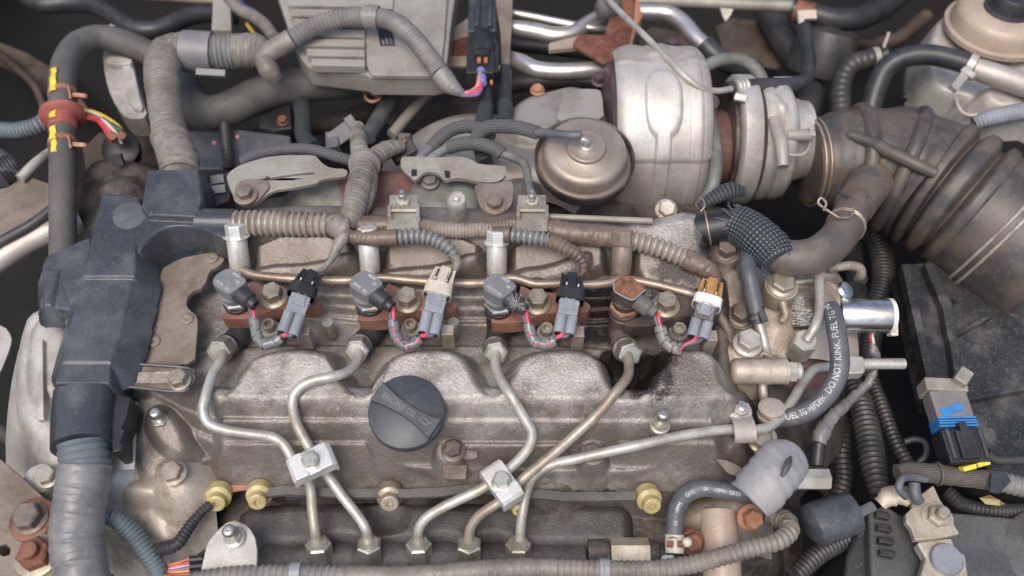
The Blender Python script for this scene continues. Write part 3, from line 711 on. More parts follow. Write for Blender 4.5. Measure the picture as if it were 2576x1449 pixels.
# ------------------------------------------------------------------ high pressure fuel pipes
PG = 'high pressure fuel pipes'
pipes = [
 ('silver fuel pipe from the injector by the cable guide, running leftmost to the rail', [(564, 884, -4), (556, 906, -1), (537, 938, 0), (518, 995, 3), (511, 1032, 1), (524, 1064, -3), (560, 1080, -6), (640, 1093, -10), (686, 1100, -13), (712, 1116, -16), (741, 1163, -23), (777, 1213, -35), (786, 1283, -46), (792, 1333, -52), (797, 1368, -62)], 'pipe_zinc'),
 ('silver S-bent fuel pipe from the injector beside the cream plug to the rail', [(904, 882, -4), (899, 906, -1), (882, 930, 2), (844, 946, 8), (790, 957, 9), (758, 972, 7), (739, 995, 4), (736, 1018, 1), (747, 1066, -8), (767, 1106, -14), (784, 1136, -19), (805, 1166, -26), (826, 1198, -34), (857, 1243, -40), (904, 1303, -46), (921, 1333, -50), (928, 1368, -62)], 'pipe_zinc'),
 ('shiny fuel pipe curving round from the injector below the seed tuft', [(1247, 888, -4), (1246, 912, -1), (1256, 948, 3), (1288, 999, 6), (1318, 1050, -2), (1338, 1089, -8), (1330, 1124, -14), (1290, 1171, -24), (1215, 1227, -34), (1160, 1254, -38), (1100, 1284, -42), (1068, 1307, -46), (1053, 1333, -52), (1052, 1368, -62)], 'pipe_zinc'),
 ('brownish straight fuel pipe crossing diagonally from the burnt injector', [(1578, 890, -4), (1582, 916, -1), (1579, 946, 3), (1550, 985, 5), (1501, 1043, -3), (1440, 1100, -12), (1388, 1145, -20), (1321, 1200, -28), (1262, 1258, -37), (1211, 1293, -43), (1186, 1322, -50), (1178, 1368, -62)], 'pipe_rust'),
 ('long silver fuel pipe from the pump lying across the cover front', [(2275, 915, -58, 14), (2160, 916, -58, 14), (2090, 921, -57), (2050, 928, -52), (2025, 955, -48), (1990, 1012, -40), (1955, 1058, -32), (1925, 1077, -26), (1890, 1082, -22), (1835, 1080, -20), (1720, 1095, -16), (1588, 1124, -15), (1455, 1153, -19), (1375, 1174, -26), (1342, 1199, -32), (1326, 1233, -40), (1313, 1299, -48), (1307, 1368, -62)], 'pipe_zinc')]
for lab, L, m in pipes: hose('fuel_pipe', lab, 'pipe', L, 13, m, PG, seg=20)
# pipe clamps
def pipe_clamp(lab, c, ang, ln, wd_, z, nrm, grp):
    t = thing('pipe_clamp', lab, 'clamp', (c[0], c[1]+30, z-20), grp); C = P(c[0], c[1], z); k = S(C)
    q = P(c[0]+math.cos(ang)*60, c[1]+math.sin(ang)*60, z)-C; x = q.normalized(); y = Z.cross(x).normalized(); n_ = Z
    prof = [(-1, -2), (-1, .4), (-.82, 1.0), (-.3, 1.0), (-.22, .72), (.22, .72), (.3, 1.0), (.82, 1.0), (1, .4), (1, -2), (.86, -2), (.86, -1.4), (-.86, -1.4), (-.86, -2)]
    hx = ln*k/2; face = [C+x*a*hx-y*wd_*k/2+n_*(b*4.6) for a, b in prof]
    g = G(); g.prism(face, y*wd_*k); part('bridge', g, 'zinc_bright', t, bevel=1.7, seg=4)
    bolt(t, C+n_*3.0, n_, 6.0, 5.5, 7.6, 1.4, 'zinc', .2); return t
pipe_clamp('silver clamp bridging the two leftmost crossing fuel pipes', (785, 1165), -.42, 116, 66, -12, Z, PG+' clamps')
pipe_clamp('silver clamp gripping the shiny curved pipe and the brownish pipe', (1262, 1216), .95, 112, 62, -22, Z, PG+' clamps')
# saddle clamp on the pump pipe
t = thing('saddle_clamp', 'bent silver saddle strap holding the pump pipe to the cover end', 'clamp', (1866, 1100, -35))
A = P(1866, 1082, -20); k = S(A); x = Vector((1, .05, 0)).normalized(); y = Z.cross(x)
g = G(); prof = [(-8, -9), (-10.5, -4), (-9.5, 1), (-4, 4.2), (2, 4.8), (6, 2.5), (9, .5), (19, .5)]
outer = [A+y*a+Z*(b+4.5) for a, b in prof]; inner = [A+y*(a*.86+.5)+Z*(b*.86+3.0) for a, b in prof]
face = outer+inner[::-1]; g.prism([p-x*27*k for p in chaikin(face, 1)], x*54*k); part('strap', g, 'cast_clean', t, bevel=.5)
bolt(t, A+y*12+Z*4.5, Z, 5.2, 4.5, 8.4, 1.6, 'cast_clean'); g = G(); g.lathe(A+y*12+Z*10, Z, [(0, 3.2), (3, 3.2), (3.4, 2.6)], 18); part('stud', g, 'steel', t)
# ------------------------------------------------------------------ black cable guide over the timing end
def tt(i, j, L):      # study-tile coordinates to layout coordinates
    return [(644*i+q[0]/3, 483*j+q[1]/3)+tuple(q[2:]) for q in L]
cg = thing('cable_guide', 'black plastic cable guide trough arching over the timing end of the engine', 'cable guide', (250, 950, -20))
def pl_(name, L, z, th, parent, mat, bevel=1.0, sm=0, holes=(), label=None):
    g = G(); q = [P(*p[:2], p[2] if len(p) > 2 else z) for p in L]
    if sm: q = chaikin(q, sm)
    g.prism(q, Z*-th, [[P(*p[:2], z) for p in h] for h in holes]); return part(name, g, mat, parent, bevel=bevel, label=label)
zz = lambda L, z: [(q[0], q[1], z) for q in L]
relief('moulding', 'plastic', cg, [
    (zz(tt(0, 1, [(775, 0), (1060, 35), (1105, 180), (1060, 250), (1045, 330), (1030, 640), (1000, 760), (940, 980), (860, 1260), (840, 1290), (830, 1449), (410, 1449), (490, 1110), (550, 910), (450, 660), (602, 645), (640, 560), (690, 330), (700, 240)]), 15), 1.0, 7, 0),
    (zz(tt(0, 1, [(780, 14), (1045, 48), (1085, 190), (1030, 250), (1010, 636), (622, 636), (655, 560), (705, 330), (720, 240)]), 18.5), .8, 2, 0),
    (zz(tt(0, 1, [(640, 660), (1000, 650), (900, 1080), (830, 1280), (470, 1280), (560, 960)]), 16.2), .8, 1.2, 0),
    (zz(tt(0, 1, [(330, 500), (390, 455), (650, 345), (700, 330), (640, 900), (550, 900), (325, 868), (285, 872), (310, 780), (320, 700), (305, 590)]), 11), 1.4, 7, 1),
    (zz(tt(0, 1, [(325, 585), (430, 590), (380, 850), (335, 850)]), 14), 1, 1.5, 0),
    ([(370, 427, 27), (500, 425, 27), (506, 500, 27), (494, 548, 24), (372, 542, 24), (355, 520, 25), (362, 470, 27)], 1, 8, 0),
    (zz([(350, 525), (375, 534), (470, 533), (520, 530), (588, 530), (590, 600), (545, 598), (510, 574), (440, 568), (400, 580), (366, 612), (345, 640), (340, 560)], 19), 1.4, 8, 2),
], .75, -1, k=.8)
sp0, sp1 = P(152, 735, -1), P(141, 792, -3); g = G(); g.tube([sp0, (sp0+sp1)/2, sp1], [12.6, 12.6, 12.8], 36, squash=(.62, 1)); part('cable_outlet', g, 'plastic', cg)
dv = (sp1-sp0).normalized(); g = G(); g.tube([sp1+dv*.1, sp1+dv*.25, sp1+dv*.4], [10.8, 10.8, 10.8], 32, squash=(.52, 1), step=.2); part('outlet_bore_shade', g, 'label_black', cg)  # black disc closing the spout stands in for the shade inside
g = G(); g.tube(pts3([(500, 560, 13), (545, 561, 13), (592, 562, 13)]), 11.2, 28); part('arm_spout', g, 'plastic', cg)
g = G(); c = P(325, 543, 18.6); e1 = P(366, 536, 18.6)-c; e2 = P(322, 510, 18.6)-c
g.prism([c+e1*math.cos(t*.2618)+e2*math.sin(t*.2618)+Z*.5 for t in range(24)], Z*-.6); part('round_pad', g, 'slate', cg)
g = G(); g.tube(pts3([(214, 985, 4, 1), (212, 1020, 2, 1), (210, 1060, 0, 1), (208, 1125, 0, 1)]), [20, 20.5, 20.5, 20], 36); part('lower_spout', g, 'plastic', cg)
pl_('spout_cheek', tt(0, 2, [(860, 60), (990, 100), (960, 230), (915, 330), (915, 505), (850, 515), (840, 300)]), 2, 26, cg, 'plastic_black', 1)
pl_('spout_clip', tt(0, 2, [(900, 330), (945, 345), (925, 400), (915, 505), (880, 500)]), 6, 5, cg, 'plastic_black', .6)
# tail of the guide: a big ribbed conduit running down out of frame
big = thing('conduit', 'thick pale blue corrugated conduit half wrapped in shiny tape below the cable guide', 'conduit', (205, 1300, -60))
p, rr = world_tube([(210, 1115, 0), (214, 1170, -4), (206, 1240, -10), (196, 1300, -14), (194, 1370, -20), (205, 1440, -26), (215, 1500, -32)], 63)
g = G(); g.tube(p[:3], rr[:3], 36, ridge=(4.6, 1.3)); part('corrugated_tube', g, 'blue_conduit', big)
g = G(); g.tube(p[1:], [x*1.03 for x in rr[1:]], 36, tape=(5.2, .9), wob=.015); part('tape_wrap', g, 'tape_shiny', big)
hose('conduit', 'dark corrugated conduit forking off the taped pale blue one', 'conduit', [(255, 1298, -30, 20), (290, 1306, -34, 24), (330, 1338, -42, 25), (365, 1385, -50, 25), (395, 1430, -58, 25), (400, 1450, -60, 22)], 24, 'blue_conduit', ridge=(11, 4))
hose('conduit', 'short dark ribbed conduit leading up to the ivory glow plug cap', 'conduit', [(385, 1385, -52, 19), (410, 1380, -52, 19), (445, 1368, -50, 18), (480, 1320, -48, 16), (505, 1290, -46, 13), (530, 1268, -44, 13)], 18, 'conduit_dark', ridge=(10, 3))
# wires beside that conduit
wb = thing('wire_fan', 'fan of thin copper and pink wires entering a black multi-pin plug', 'wire', (440, 1430, -70))
for k, (m, dy) in enumerate((('orange', 0), ('red_wire', 6), ('pink_pale', 12), ('violet', 18), ('yellow_wire', 24), ('red_wire', 30))):
    g = G(); p, rr = world_tube([(405, 1428+k*2, -62, 4), (440, 1418+dy*.9, -60, 4), (482, 1404+dy*1.3, -60, 4)], 4); g.tube(p, rr, 8); part('wire', g, m, wb)
g = G()
for k in range(3): g.tube(pts3([(478, 1408+k*17, -60), (512, 1405+k*17, -60)]), 2.6, 14)
part('plug_body', g, 'plastic_black', wb)

# ------------------------------------------------------------------ timing end castings
tc = thing('timing_cover', 'pale dusty aluminium timing cover behind the black cable guide', 'cover', (250, 1250, -70))
relief('casting', 'cast_clean', tc, [
    ([(75, 770, -22), (190, 770, -22), (250, 980, -24), (310, 1060, -26), (330, 1180, -30), (230, 1250, -34), (140, 1210, -34), (100, 1130, -30), (40, 1040, -26), (38, 930, -26), (50, 840, -24)], 7, 2.2, 2),
    ([(95, 790, -16), (165, 790, -16), (160, 960, -17), (90, 1000, -17), (75, 900, -16)], 5, 1.2, 2),
    ([(110, 1000, -20), (170, 990, -20), (200, 1130, -24), (150, 1120, -24)], 4, 1.2, 2),
], 1.3, -90)
g = G()
for a, b in (((105, 860), (108, 1060)),): g.beam(P(*a, -15), P(*b, -17), 2.4, 3)
part('rib', g, 'cast_clean', tc, bevel=.8)
g = G(); g.lathe(P(122, 1225, -50), Z, [(0, 12), (14, 12), (16, 11)], 24); part('bolt_boss', g, 'cast_clean', tc); bolt(tc, P(122, 1200, -32), Z, 6.8, 6, 8.5, 1.5, 'cast_clean')
fc = thing('front_bracket', 'brownish cast engine bracket with bolt boss under the valve cover corner', 'bracket', (400, 1250, -80))
relief('casting', 'cast_warm', fc, [
    ([(290, 1120, -36), (340, 1090, -36), (440, 1100, -34), (485, 1180, -38), (480, 1240, -44), (420, 1290, -52), (440, 1380, -64), (330, 1360, -64), (270, 1300, -58), (270, 1200, -44)], 8, 1.6, 2),
    ([(400, 1160, -28), (460, 1160, -28), (480, 1225, -34), (440, 1255, -36), (395, 1225, -32)], 6, 1.4, 2),
    ([(280, 1215, -40), (380, 1225, -38), (380, 1250, -42), (280, 1245, -44)], 4, 1.4, 2),
], 1.2, -110)
bolt(fc, P(436, 1192, -27), Z, 7.5, 6, 9.5, 2, 'cast_warm')
g = G(); c = P(403, 1060, -18); k = S(c); d = Vector((-.1, .15, 1)).normalized()
# ball studs on the cover
def stud(lab, u, v, z, h, tall=0):
    t = thing('ball_stud', lab, 'stud', (u, v+20, z-10), 'ball studs'); a = P(u, v, z)
    if tall: g = G(); g.lathe(a-Z*tall, Z, [(0, 9.5), (tall-4, 8), (tall, 7.6)], 24); part('pillar', g, 'cast', t)
    g = G(); g.lathe(a, Z, [(0, 7.2), (1, 7.2), (1.4, 6.4)], 24); g.hex(a+Z*1.2, Z, 6.0, 5, .2); part('hex_base', g, 'zinc', t, 25)
    g = G(); g.lathe(a+Z*6, Z, [(0, 2.8), (h*.45, 2.6), (h*.5, 4.2), (h*.8, 4.6), (h*.95, 3.6), (h, 2.2), (h-.4, 0)], 24); part('ball', g, 'steel', t); return t
stud('bright ball stud on the valve cover near the cable guide spout', 408, 1062, -22, 12)
stud('bright ball stud on a tall pillar at the pump end of the valve cover', 1660, 1068, -14, 13, 22)
stud('bright ball stud on the rounded grey bracket plate', 590, 1352, -38, 11)
bpz = thing('bracket_plate', 'rounded pale zinc bracket plate carrying a ball stud', 'bracket', (570, 1430, -60))
pl_('plate', [(520, 1365, -42), (560, 1318, -38), (590, 1308, -38), (625, 1322, -38), (648, 1362, -41), (645, 1449, -48), (640, 1475, -50), (505, 1475, -50), (503, 1440, -48), (515, 1390, -44)], None, 3, bpz, 'zinc_plate', .8, 1)
# gasket sheet, timing plate, screws
gs = thing('gasket_sheet', 'torn pale grey gasket sheet peeking out below the cable guide spout', 'gasket', (310, 1150, -30))
pl_('sheet', [(328, 1012), (346, 1010), (338, 1180), (282, 1182), (285, 1130), (310, 1060)], -20, 1.2, gs, 'gasket', .2)
tp = thing('cover_plate', 'brown dusty steel plate with three screws at the valve cover end', 'plate', (420, 940, -25))
PL = tt(0, 1, [(1500, 470), (1600, 455), (1690, 490), (1690, 520), (1640, 565), (1580, 590), (1540, 720), (1430, 760), (1400, 840), (1430, 890), (1485, 930), (1495, 1000), (1480, 1150), (1470, 1290), (1250, 1310), (1010, 1300), (1080, 1100), (1190, 600), (1350, 500)])
pl_('plate', PL, -6, 4, tp, 'brown_plate', .6, 1)
for q in tt(0, 1, [(1600, 500), (1412, 960), (1160, 1130)]):
    g = G(); a = P(q[0], q[1], -6); g.lathe(a, Z, [(0, 5.2), (1.2, 5.0), (1.8, 4), (1.8, 1.2), (1, 0)], 20); part('screw', g, 'brown_plate', tp)
tb = thing('tab_bracket', 'thin dark tray bracket holding one bolt beside the cable guide', 'bracket', (410, 970, -15))
pl_('tray', tt(0, 1, [(1010, 1300), (1440, 1340), (1475, 1370), (1470, 1420), (1420, 1480), (1380, 1500), (980, 1470)]), -2, 2, tb, 'brown_plate', .5)
for L_ in ([(1005, 1296), (1440, 1338), (1476, 1368)], [(980, 1470), (1380, 1502), (1425, 1478)]):
    g = G(); g.tube(pts3([(u, v, -1) for u, v in tt(0, 1, L_)]), 1.3, 8); part('flange', g, 'plastic', tb)
pl_('bar', tt(0, 1, [(1040, 1360), (1330, 1350), (1420, 1390), (1390, 1440), (1025, 1440)]), 1, 3, tb, 'cast_warm', .8)
bolt(tb, P(453, 958, 1), Z, 6.6, 7, 8, 1.4, 'bolt')

# ------------------------------------------------------------------ bottom-left engine mount
em = thing('engine_mount', 'rusty brown pressed steel engine mount arm with two large bolts', 'mount', (60, 1400, -60))
pl_('arm', [(-60, 1120), (5, 1158), (60, 1205), (135, 1275), (142, 1330), (150, 1460), (150, 1520), (-60, 1520)], -26, 14, em, 'brown_plate', 1.5, 0, [[(0, 1372), (14, 1368), (26, 1380), (24, 1395), (8, 1400), (-4, 1392)]])
a = P(84, 1308, -26); g = G(); g.lathe(a, Z, [(0, 15.5), (2, 15), (3, 13)], 32); part('washer', g, 'rust', em); bolt(em, a+Z*3, Z, 9.4, 8, 11.5, 2, 'bolt_dark', .1)
a = P(98, 1400, -26); g = G(); g.lathe(a, Z, [(0, 15), (2.5, 14.5), (3, 13)], 32); part('washer', g, 'bolt', em)
g = G(); g.hex(a+Z*3, Z, 11, 8, .4); g.lathe(a+Z*11, Z, [(0, 5.5), (5, 5.2)], 20); part('stud_nut', g, 'rust', em, 25)
# left edge
cs = thing('chassis_rail', 'dusty brown folded chassis rail at the left wing', 'rail', (40, 560, -90))
pl_('rail', [(-60, 490), (20, 470), (60, 440), (125, 462), (135, 500), (90, 560), (0, 610), (-60, 640)], -55, 12, cs, 'brown_plate', 1.5)
g = G(); g.tube(pts3([(-40, 640, -62), (0, 610, -58), (80, 565, -52), (140, 520, -50)]), 5, 12); part('hem', g, 'conduit_dark', cs)
hose('coolant_pipe', 'bright aluminium pipe coming in at the left edge behind the grey hose', 'pipe', [(-80, 700, -78), (0, 652, -72), (60, 614, -68), (130, 580, -64), (200, 560, -70)], 30, 'shield')
hose('steel_tube', 'short tan steel stub tube above the dusty rail', 'tube', [(50, 450, -50), (85, 415, -50), (125, 385, -60), (160, 360, -70)], 13, 'cast_clean')
t = thing('black_fitting', 'black plastic quick-fit coupling at the left edge above the rail', 'fitting', (15, 460, -50))
g = G(); g.tube(pts3([(-10, 400, -52), (15, 420, -50), (22, 450, -50)]), [11, 11, 12], 20); part('elbow', g, 'slate', t); g = G(); g.tube(pts3([(2, 435, -48), (40, 415, -48)]), [13, 12], 20, ridge=(3, .7)); part('collar', g, 'plastic_black', t)
pt = thing('pale_tab', 'pale grey rounded metal tab poking in at the left edge', 'tab', (0, 900, -120)); pl_('tab', [(-40, 810), (10, 818), (30, 845), (28, 870), (0, 940), (-40, 1000)], -110, 3, pt, 'cast_clean', .8, 1)

# ------------------------------------------------------------------ top-left hoses and harness
t = thing('heater_hose', 'grey rubber hose bending over at top left with yellow paint marks', 'hose', (158, 640, -60))
HL = [(158, 690, -46), (158, 620, -44), (158, 500, -42), (158, 400, -42), (158, 310, -42), (156, 215, -44), (166, 155, -46), (200, 110, -50), (250, 95, -56), (310, 106, -62), (370, 132, -72), (430, 165, -85)]
p, rr = world_tube(HL, 32); g = G(); g.tube(p, rr, 32); part('hose_wall', g, 'rubber_grey', t)
g = G()
for v0, v1 in ((193, 212), (216, 252), (284, 318), (340, 372), (366, 402)):
    n_ = 6; o = len(g.v)
    for i in range(n_+1):
        c = P(158, v0+(v1-v0)*i/n_, -42); rad = 32.8*S(c)+(1.4 if 284 <= v0 <= 330 else 0)+(1.2 if v0 in (216, 340) else 0)
        for a in (94, 104, 114, 124):
            a_ = R(a+3*math.sin(i*1.7)); g.v.append(c+Vector((math.cos(a_)*rad, 0, math.sin(a_)*rad)))
    for i in range(n_):
        for j in range(3): g.f.append([o+i*4+j, o+i*4+j+1, o+i*4+j+5, o+i*4+j+4])
part('paint_mark', g, 'yellow', t)
rj = thing('hose_joint', 'red plastic hose joint with a wide flange on the grey hose', 'joint', (158, 340, -60))
yv = (P(158, 260, -42)-P(158, 300, -42)).normalized(); c = P(158, 330, -42); k = S(c)
g = G(); g.lathe(c, yv, [(0, 34.5*k), (13, 34.5*k), (14.5, 36*k), (17, 52*k), (18.5, 55*k), (21, 55*k), (22, 52*k), (22, 33*k)], 40); part('flanged_sleeve', g, 'red_joint', rj)
for v, lab in ((238, 'copper coloured spring clip above the red hose joint'), (362, 'copper coloured spring clip below the red hose joint')):
    t = thing('spring_clip', lab, 'clip', (158, v, -50), 'spring clips on the grey hose'); c = P(158, v+8, -42); k = S(c)
    g = G(); g.lathe(c, yv, [(0, 33*k), (0, 34.6*k), (6, 34.6*k), (6, 33*k)], 36); part('band', g, 'rust_light', t)
    g = G(); a = P(185, v+2, -36); b = P(214, v+4, -36); g.beam(a, b, 2.0, 2.6); g.sphere(b, 2.4, 12, 8); a = P(172, v-22, -33); b = P(178, v+10, -33); g.beam(a, b, 1.2, .9); part('ear', g, 'rust_light', t, bevel=.4)
hose('vacuum_hose', 'glossy black hose sagging across the top left corner', 'hose', [(60, -10, -120, 20), (105, 10, -118), (180, 8, -118), (240, 15, -116), (290, 42, -112), (330, 68, -110), (380, 76, -110), (430, 62, -112), (480, 40, -116), (530, 32, -120), (600, 40, -130)], 23, 'hose_black')
hose('conduit', 'blue grey corrugated conduit stub at the left edge', 'conduit', [(-40, 322, -55), (0, 328, -55), (50, 328, -55), (98, 315, -55), (125, 300, -60)], 23, 'blue_conduit', ridge=(8, 3))
pm = thing('pump_housing', 'pale grey ribbed aluminium housing behind the grey hose bend', 'housing', (310, 280, -120))
pl_('shell', tt(0, 0, [(770, 390), (810, 160), (900, 210), (1000, 440), (1030, 600), (1080, 760), (1120, 880), (1000, 900), (920, 870), (840, 740), (790, 580)]), -75, 26, pm, 'cast_clean', 2.5, 1)
pl_('rib', tt(0, 0, [(900, 500), (1000, 470), (1050, 700), (1090, 840), (990, 820), (930, 660)]), -71, 8, pm, 'cast_clean', 1.5, 1)
pl_('top_lug', tt(0, 0, [(790, 420), (990, 430), (1000, 480), (800, 490)]), -68, 8, pm, 'cast_clean', 2, 1)
wl = thing('wire_bundle', 'red, white, yellow and green wires curving into a round black plug', 'wire', (260, 330, -60))
for k, (m, A, B) in enumerate((('yellow_wire', (215, 277), (303, 322)), ('cream', (216, 281), (300, 345)), ('green_wire', (214, 285), (306, 332)), ('red_wire', (214, 290), (275, 345)), ('pink', (217, 288), (280, 340)), ('red_wire', (212, 294), (262, 318)))):
    p, rr = world_tube([(A[0]-14, A[1]-2, -52, 5), (A[0]+20, A[1]+5, -48, 5.5), ((A[0]+B[0])/2+14, (A[1]+B[1])/2, -46, 5.5), (*B, -50, 5), (B[0]+6, B[1]+14, -56, 5)], 5)
    g = G(); g.tube(p, rr, 10); part('wire', g, m, wl)
t = thing('round_plug', 'round black plug receiving the colourful wires at left', 'plug', (305, 400, -90))
a = P(305, 375, -72); d = Vector((.1, -.35, .9)).normalized(); k = S(a)
g = G(); g.lathe(a-d*20, d, [(0, 34*k), (12, 44*k), (22, 46*k), (23, 42*k), (23, 0)], 32); part('body', g, 'plastic_black', t)
g = G()
for du in (-25, 0): g.lathe(P(287+du*-.9, 345, -50), d, [(0, 4), (4, 4), (4.3, 3)], 16)
part('wire_seal', g, 'rust', t); g = G(); g.beam(P(292, 388, -52), P(300, 415, -60), 5, 2.5); part('latch', g, 'plastic_black', t, bevel=.5)
# main taped harness
mh = thing('wiring_harness', 'thick taped brown-grey harness rising from the cable guide and bending right', 'harness', (440, 430, -30))
HH = [(452, 470, 0, 44), (448, 425, 0, 44), (432, 360, -6, 43), (420, 290, -12, 42), (411, 230, -16, 42), (408, 175, -20, 44), (424, 135, -24, 46), (465, 128, -26, 46), (520, 132, -28, 45), (590, 130, -30, 44), (648, 128, -32, 42), (672, 132, -34, 30)]
p, rr = world_tube(HH, 43); g = G(); g.tube(p, rr, 36, tape=(3.8, .8), wob=.012); part('tape_wrap', g, 'tape', mh)
p, rr = world_tube([(462, 129, -26, 52), (500, 131, -27, 53), (536, 133, -28, 52)], 52); g = G(); g.tube(p, rr, 36); g.beam(P(495, 182, -24), P(568, 186, -26), 3, 3); part('collar', g, 'grey_plastic2', mh)
p, rr = world_tube([(536, 133, -28, 47), (562, 132, -29, 46), (586, 131, -30, 46)], 46); g = G(); g.tube(p, rr, 36, ridge=(4.2, 1.6)); part('bare_rings', g, 'conduit_slate', mh)
p, rr = world_tube([(420, 345, -4, 45), (440, 365, -2, 45), (452, 400, 1, 46), (455, 440, 2, 48)], 46); g = G(); g.tube(p, rr, 36, tape=(9, 2.2), wob=.03); part('loose_tape', g, 'tape', mh)
nd = hose('harness_branch', 'taped grey stub hanging from the harness junction', 'harness', [(660, 120, -26, 20), (664, 150, -24, 24), (678, 178, -28, 26), (690, 196, -36, 22)], 24, 'tape', tape=(7, 2))
rc = thing('conduit', 'ribbed grey conduit arching over the finned control box', 'conduit', (930, 60, -20))
CL = [(655, 150, -24, 22), (690, 125, -20, 26), (735, 98, -14, 26), (800, 62, -8, 25), (870, 44, -4, 25), (935, 42, -2, 25), (990, 55, -2, 25), (1040, 95, -2, 25), (1080, 145, -4, 25), (1108, 185, -6, 25), (1130, 212, -10, 23), (1152, 228, -12, 14), (1166, 237, -14, 8)]
p, rr = world_tube(CL, 25)
g = G(); g.tube(p[2:10], rr[2:10], 28, ridge=(4.1, 1.5)); part('corrugated_tube', g, 'conduit_grey', rc)
g = G(); g.tube(p[:3], [x*1.04 for x in rr[:3]], 24, tape=(5, .8)); part('tape_wrap', g, 'tape', rc); g = G(); g.tube(p[9:], [x*1.05 for x in rr[9:]], 24, tape=(4, .7)); part('tape_tail', g, 'conduit_grey', rc)
q, qr = world_tube([(918, 43, -3, 29), (935, 42, -2, 29), (952, 44, -2, 29)], 29); g = G(); g.tube(q, qr, 24); g.beam(P(905, 8, -2), P(990, 12, -2), 6, 3); part('clip', g, 'conduit_grey', rc)
wl = thing('wire_bundle', 'pink and violet wires leaving the ribbed conduit towards a tall black plug', 'wire', (1190, 230, -30))
for m, A, B in (('pink_pale', (1168, 236), (1208, 182)), ('pink', (1170, 238), (1214, 196)), ('violet', (1172, 240), (1214, 210)), ('orange', (1168, 234), (1205, 190))):
    p, rr = world_tube([(A[0]-14, A[1], -14, 4), (*A, -14, 5), ((A[0]+B[0])/2+9, (A[1]+B[1])/2+12, -10, 5), (*B, -14, 5)], 5); g = G(); g.tube(p, rr, 10); part('wire', g, m, wl)
hose('coolant_hose', 'thick dark grey rubber hose sweeping right below the control box', 'hose', [(440, 160, -90, 40), (462, 215, -80, 42), (490, 270, -75), (530, 284, -74), (580, 272, -72), (650, 238, -72), (720, 218, -74), (800, 210, -78), (880, 205, -84), (960, 198, -95), (1020, 190, -110)], 43, 'rubber_grey', seg=28)
# finned control box
ecu = thing('control_box', 'finned dusty beige aluminium control box with black data label', 'box', (920, 190, -70))
pl_('housing', [(688, -40), (1150, -40), (1135, 60), (1122, 188), (1090, 196), (930, 194), (920, 186), (775, 168), (745, 132), (728, 80)], -32, 24, ecu, 'ecu', 2)
pl_('plain_cover', [(912, -40), (1128, -40), (1118, 100), (1108, 182), (1085, 190), (935, 188), (922, 165)], -27, 6, ecu, 'ecu', 1.5)
for i in range(8):
    v0 = -28+i*25; u0 = 722+max(0, i-1)*8+max(0, i-4)*4; g = G()
    g.prism([P(u, v, -23) for u, v in ((u0, v0), (918, v0+3), (918, v0+20), (u0+2, v0+17))], Z*-9); part('fin', g, 'ecu', ecu, bevel=.9)
lb = tt(1, 0, [(905, 170), (1010, 175), (1058, 345), (940, 345)]); pl_('label_plate', lb, -26.6, .5, ecu, 'label_black', 0)
g = G(); xd = (P(945, 58, -26)-P(958, 113, -26)).normalized(); yd = Z.cross(xd)
for k_, s_ in enumerate(('89871', 'DENSO', 'HU12V', '89-71')):
    text_plane(g, s_, P(968+k_*10, 112, -26.4), xd, yd, 3.1)
part('lettering', g, 'print_white', ecu)
for u, v in ((985, 160), (1020, 163), (1070, 165)):
    g = G(); g.lathe(P(u, v, -27), Z, [(0, 2), (.8, 1.6), (.8, 0)], 12); part('pin_mark', g, 'cast_clean', ecu)
# bits behind the harness
t = thing('post_bracket', 'upright rusty tan bracket post behind the harness collar', 'bracket', (560, 80, -110)); pl_('post', [(537, -20), (578, -20), (582, 76), (532, 74)], -95, 14, t, 'ecu', 1)
hose('harness_branch', 'thin taped grey harness running to the harness junction from above', 'harness', [(570, -10, -70, 14), (605, 25, -64, 15), (640, 42, -58, 16), (668, 65, -48, 16), (690, 95, -34, 14)], 15, 'tape', tape=(7, 1.2))
wl = thing('wire_bundle', 'loose blue, white and yellow wires at the top behind the harness', 'wire', (600, 20, -80))
for m, L in (('blue', [(600, -10), (612, 12), (640, 28)]), ('white', [(580, -10), (590, 10), (612, 20)]), ('yellow_wire', [(600, -12), (598, 6), (606, 14)]), ('blue', [(570, 0), (585, 14), (600, 35)]), ('yellow_wire', [(622, 60), (632, 75), (640, 85)])):
    p, rr = world_tube([(u, v, -78+4*k) for k, (u, v) in enumerate(L)], 5); g = G(); g.tube(p, rr, 8); part('wire', g, m, wl)
hose('bracket_rod', 'brown round rod crossing along the top behind the post', 'rod', [(360, -8, -130), (440, -4, -130), (540, 4, -130)], 9, 'brown_plate')
vb = thing('valve_block', 'slate grey dusty valve block below the thick grey hose', 'block', (560, 400, -110))
pl_('body', [(470, 328), (600, 325), (730, 340), (740, 400), (620, 425), (480, 425)], -88, 20, vb, 'slate', 2)
for u, v in ((540, 360), (597, 345)):
    g = G(); g.sphere(P(u, v, -87), 2.6, 12, 8); part('pink_rivet', g, 'pink_pale', vb)
hose('conduit', 'short vertical dark corrugated conduit in front of the valve block', 'conduit', [(566, 318, -76), (568, 350, -74), (572, 390, -74), (575, 425, -80)], 15, 'conduit_dark', ridge=(9, 3))
t = thing('relay_box', 'small black box with a brown bolt under the grey hose', 'box', (705, 320, -110)); pl_('case', [(655, 262), (730, 255), (735, 322), (690, 328), (650, 320)], -84, 22, t, 'plastic_black', 1.5); bolt(t, P(712, 306, -83), Z, 5, 4, 6, 1, 'rust')
hose('braided_hose', 'upright frayed black braided sleeve below the grey hose', 'hose', [(758, 250, -84), (762, 290, -80), (765, 345, -80), (790, 372, -78)], 21, 'braid_dark')
hose('steel_tube', 'slate grey tube leaning diagonally below the control box', 'tube', [(1015, 196, -100), (985, 245, -92), (945, 310, -84), (925, 345, -80)], 20, 'slate')
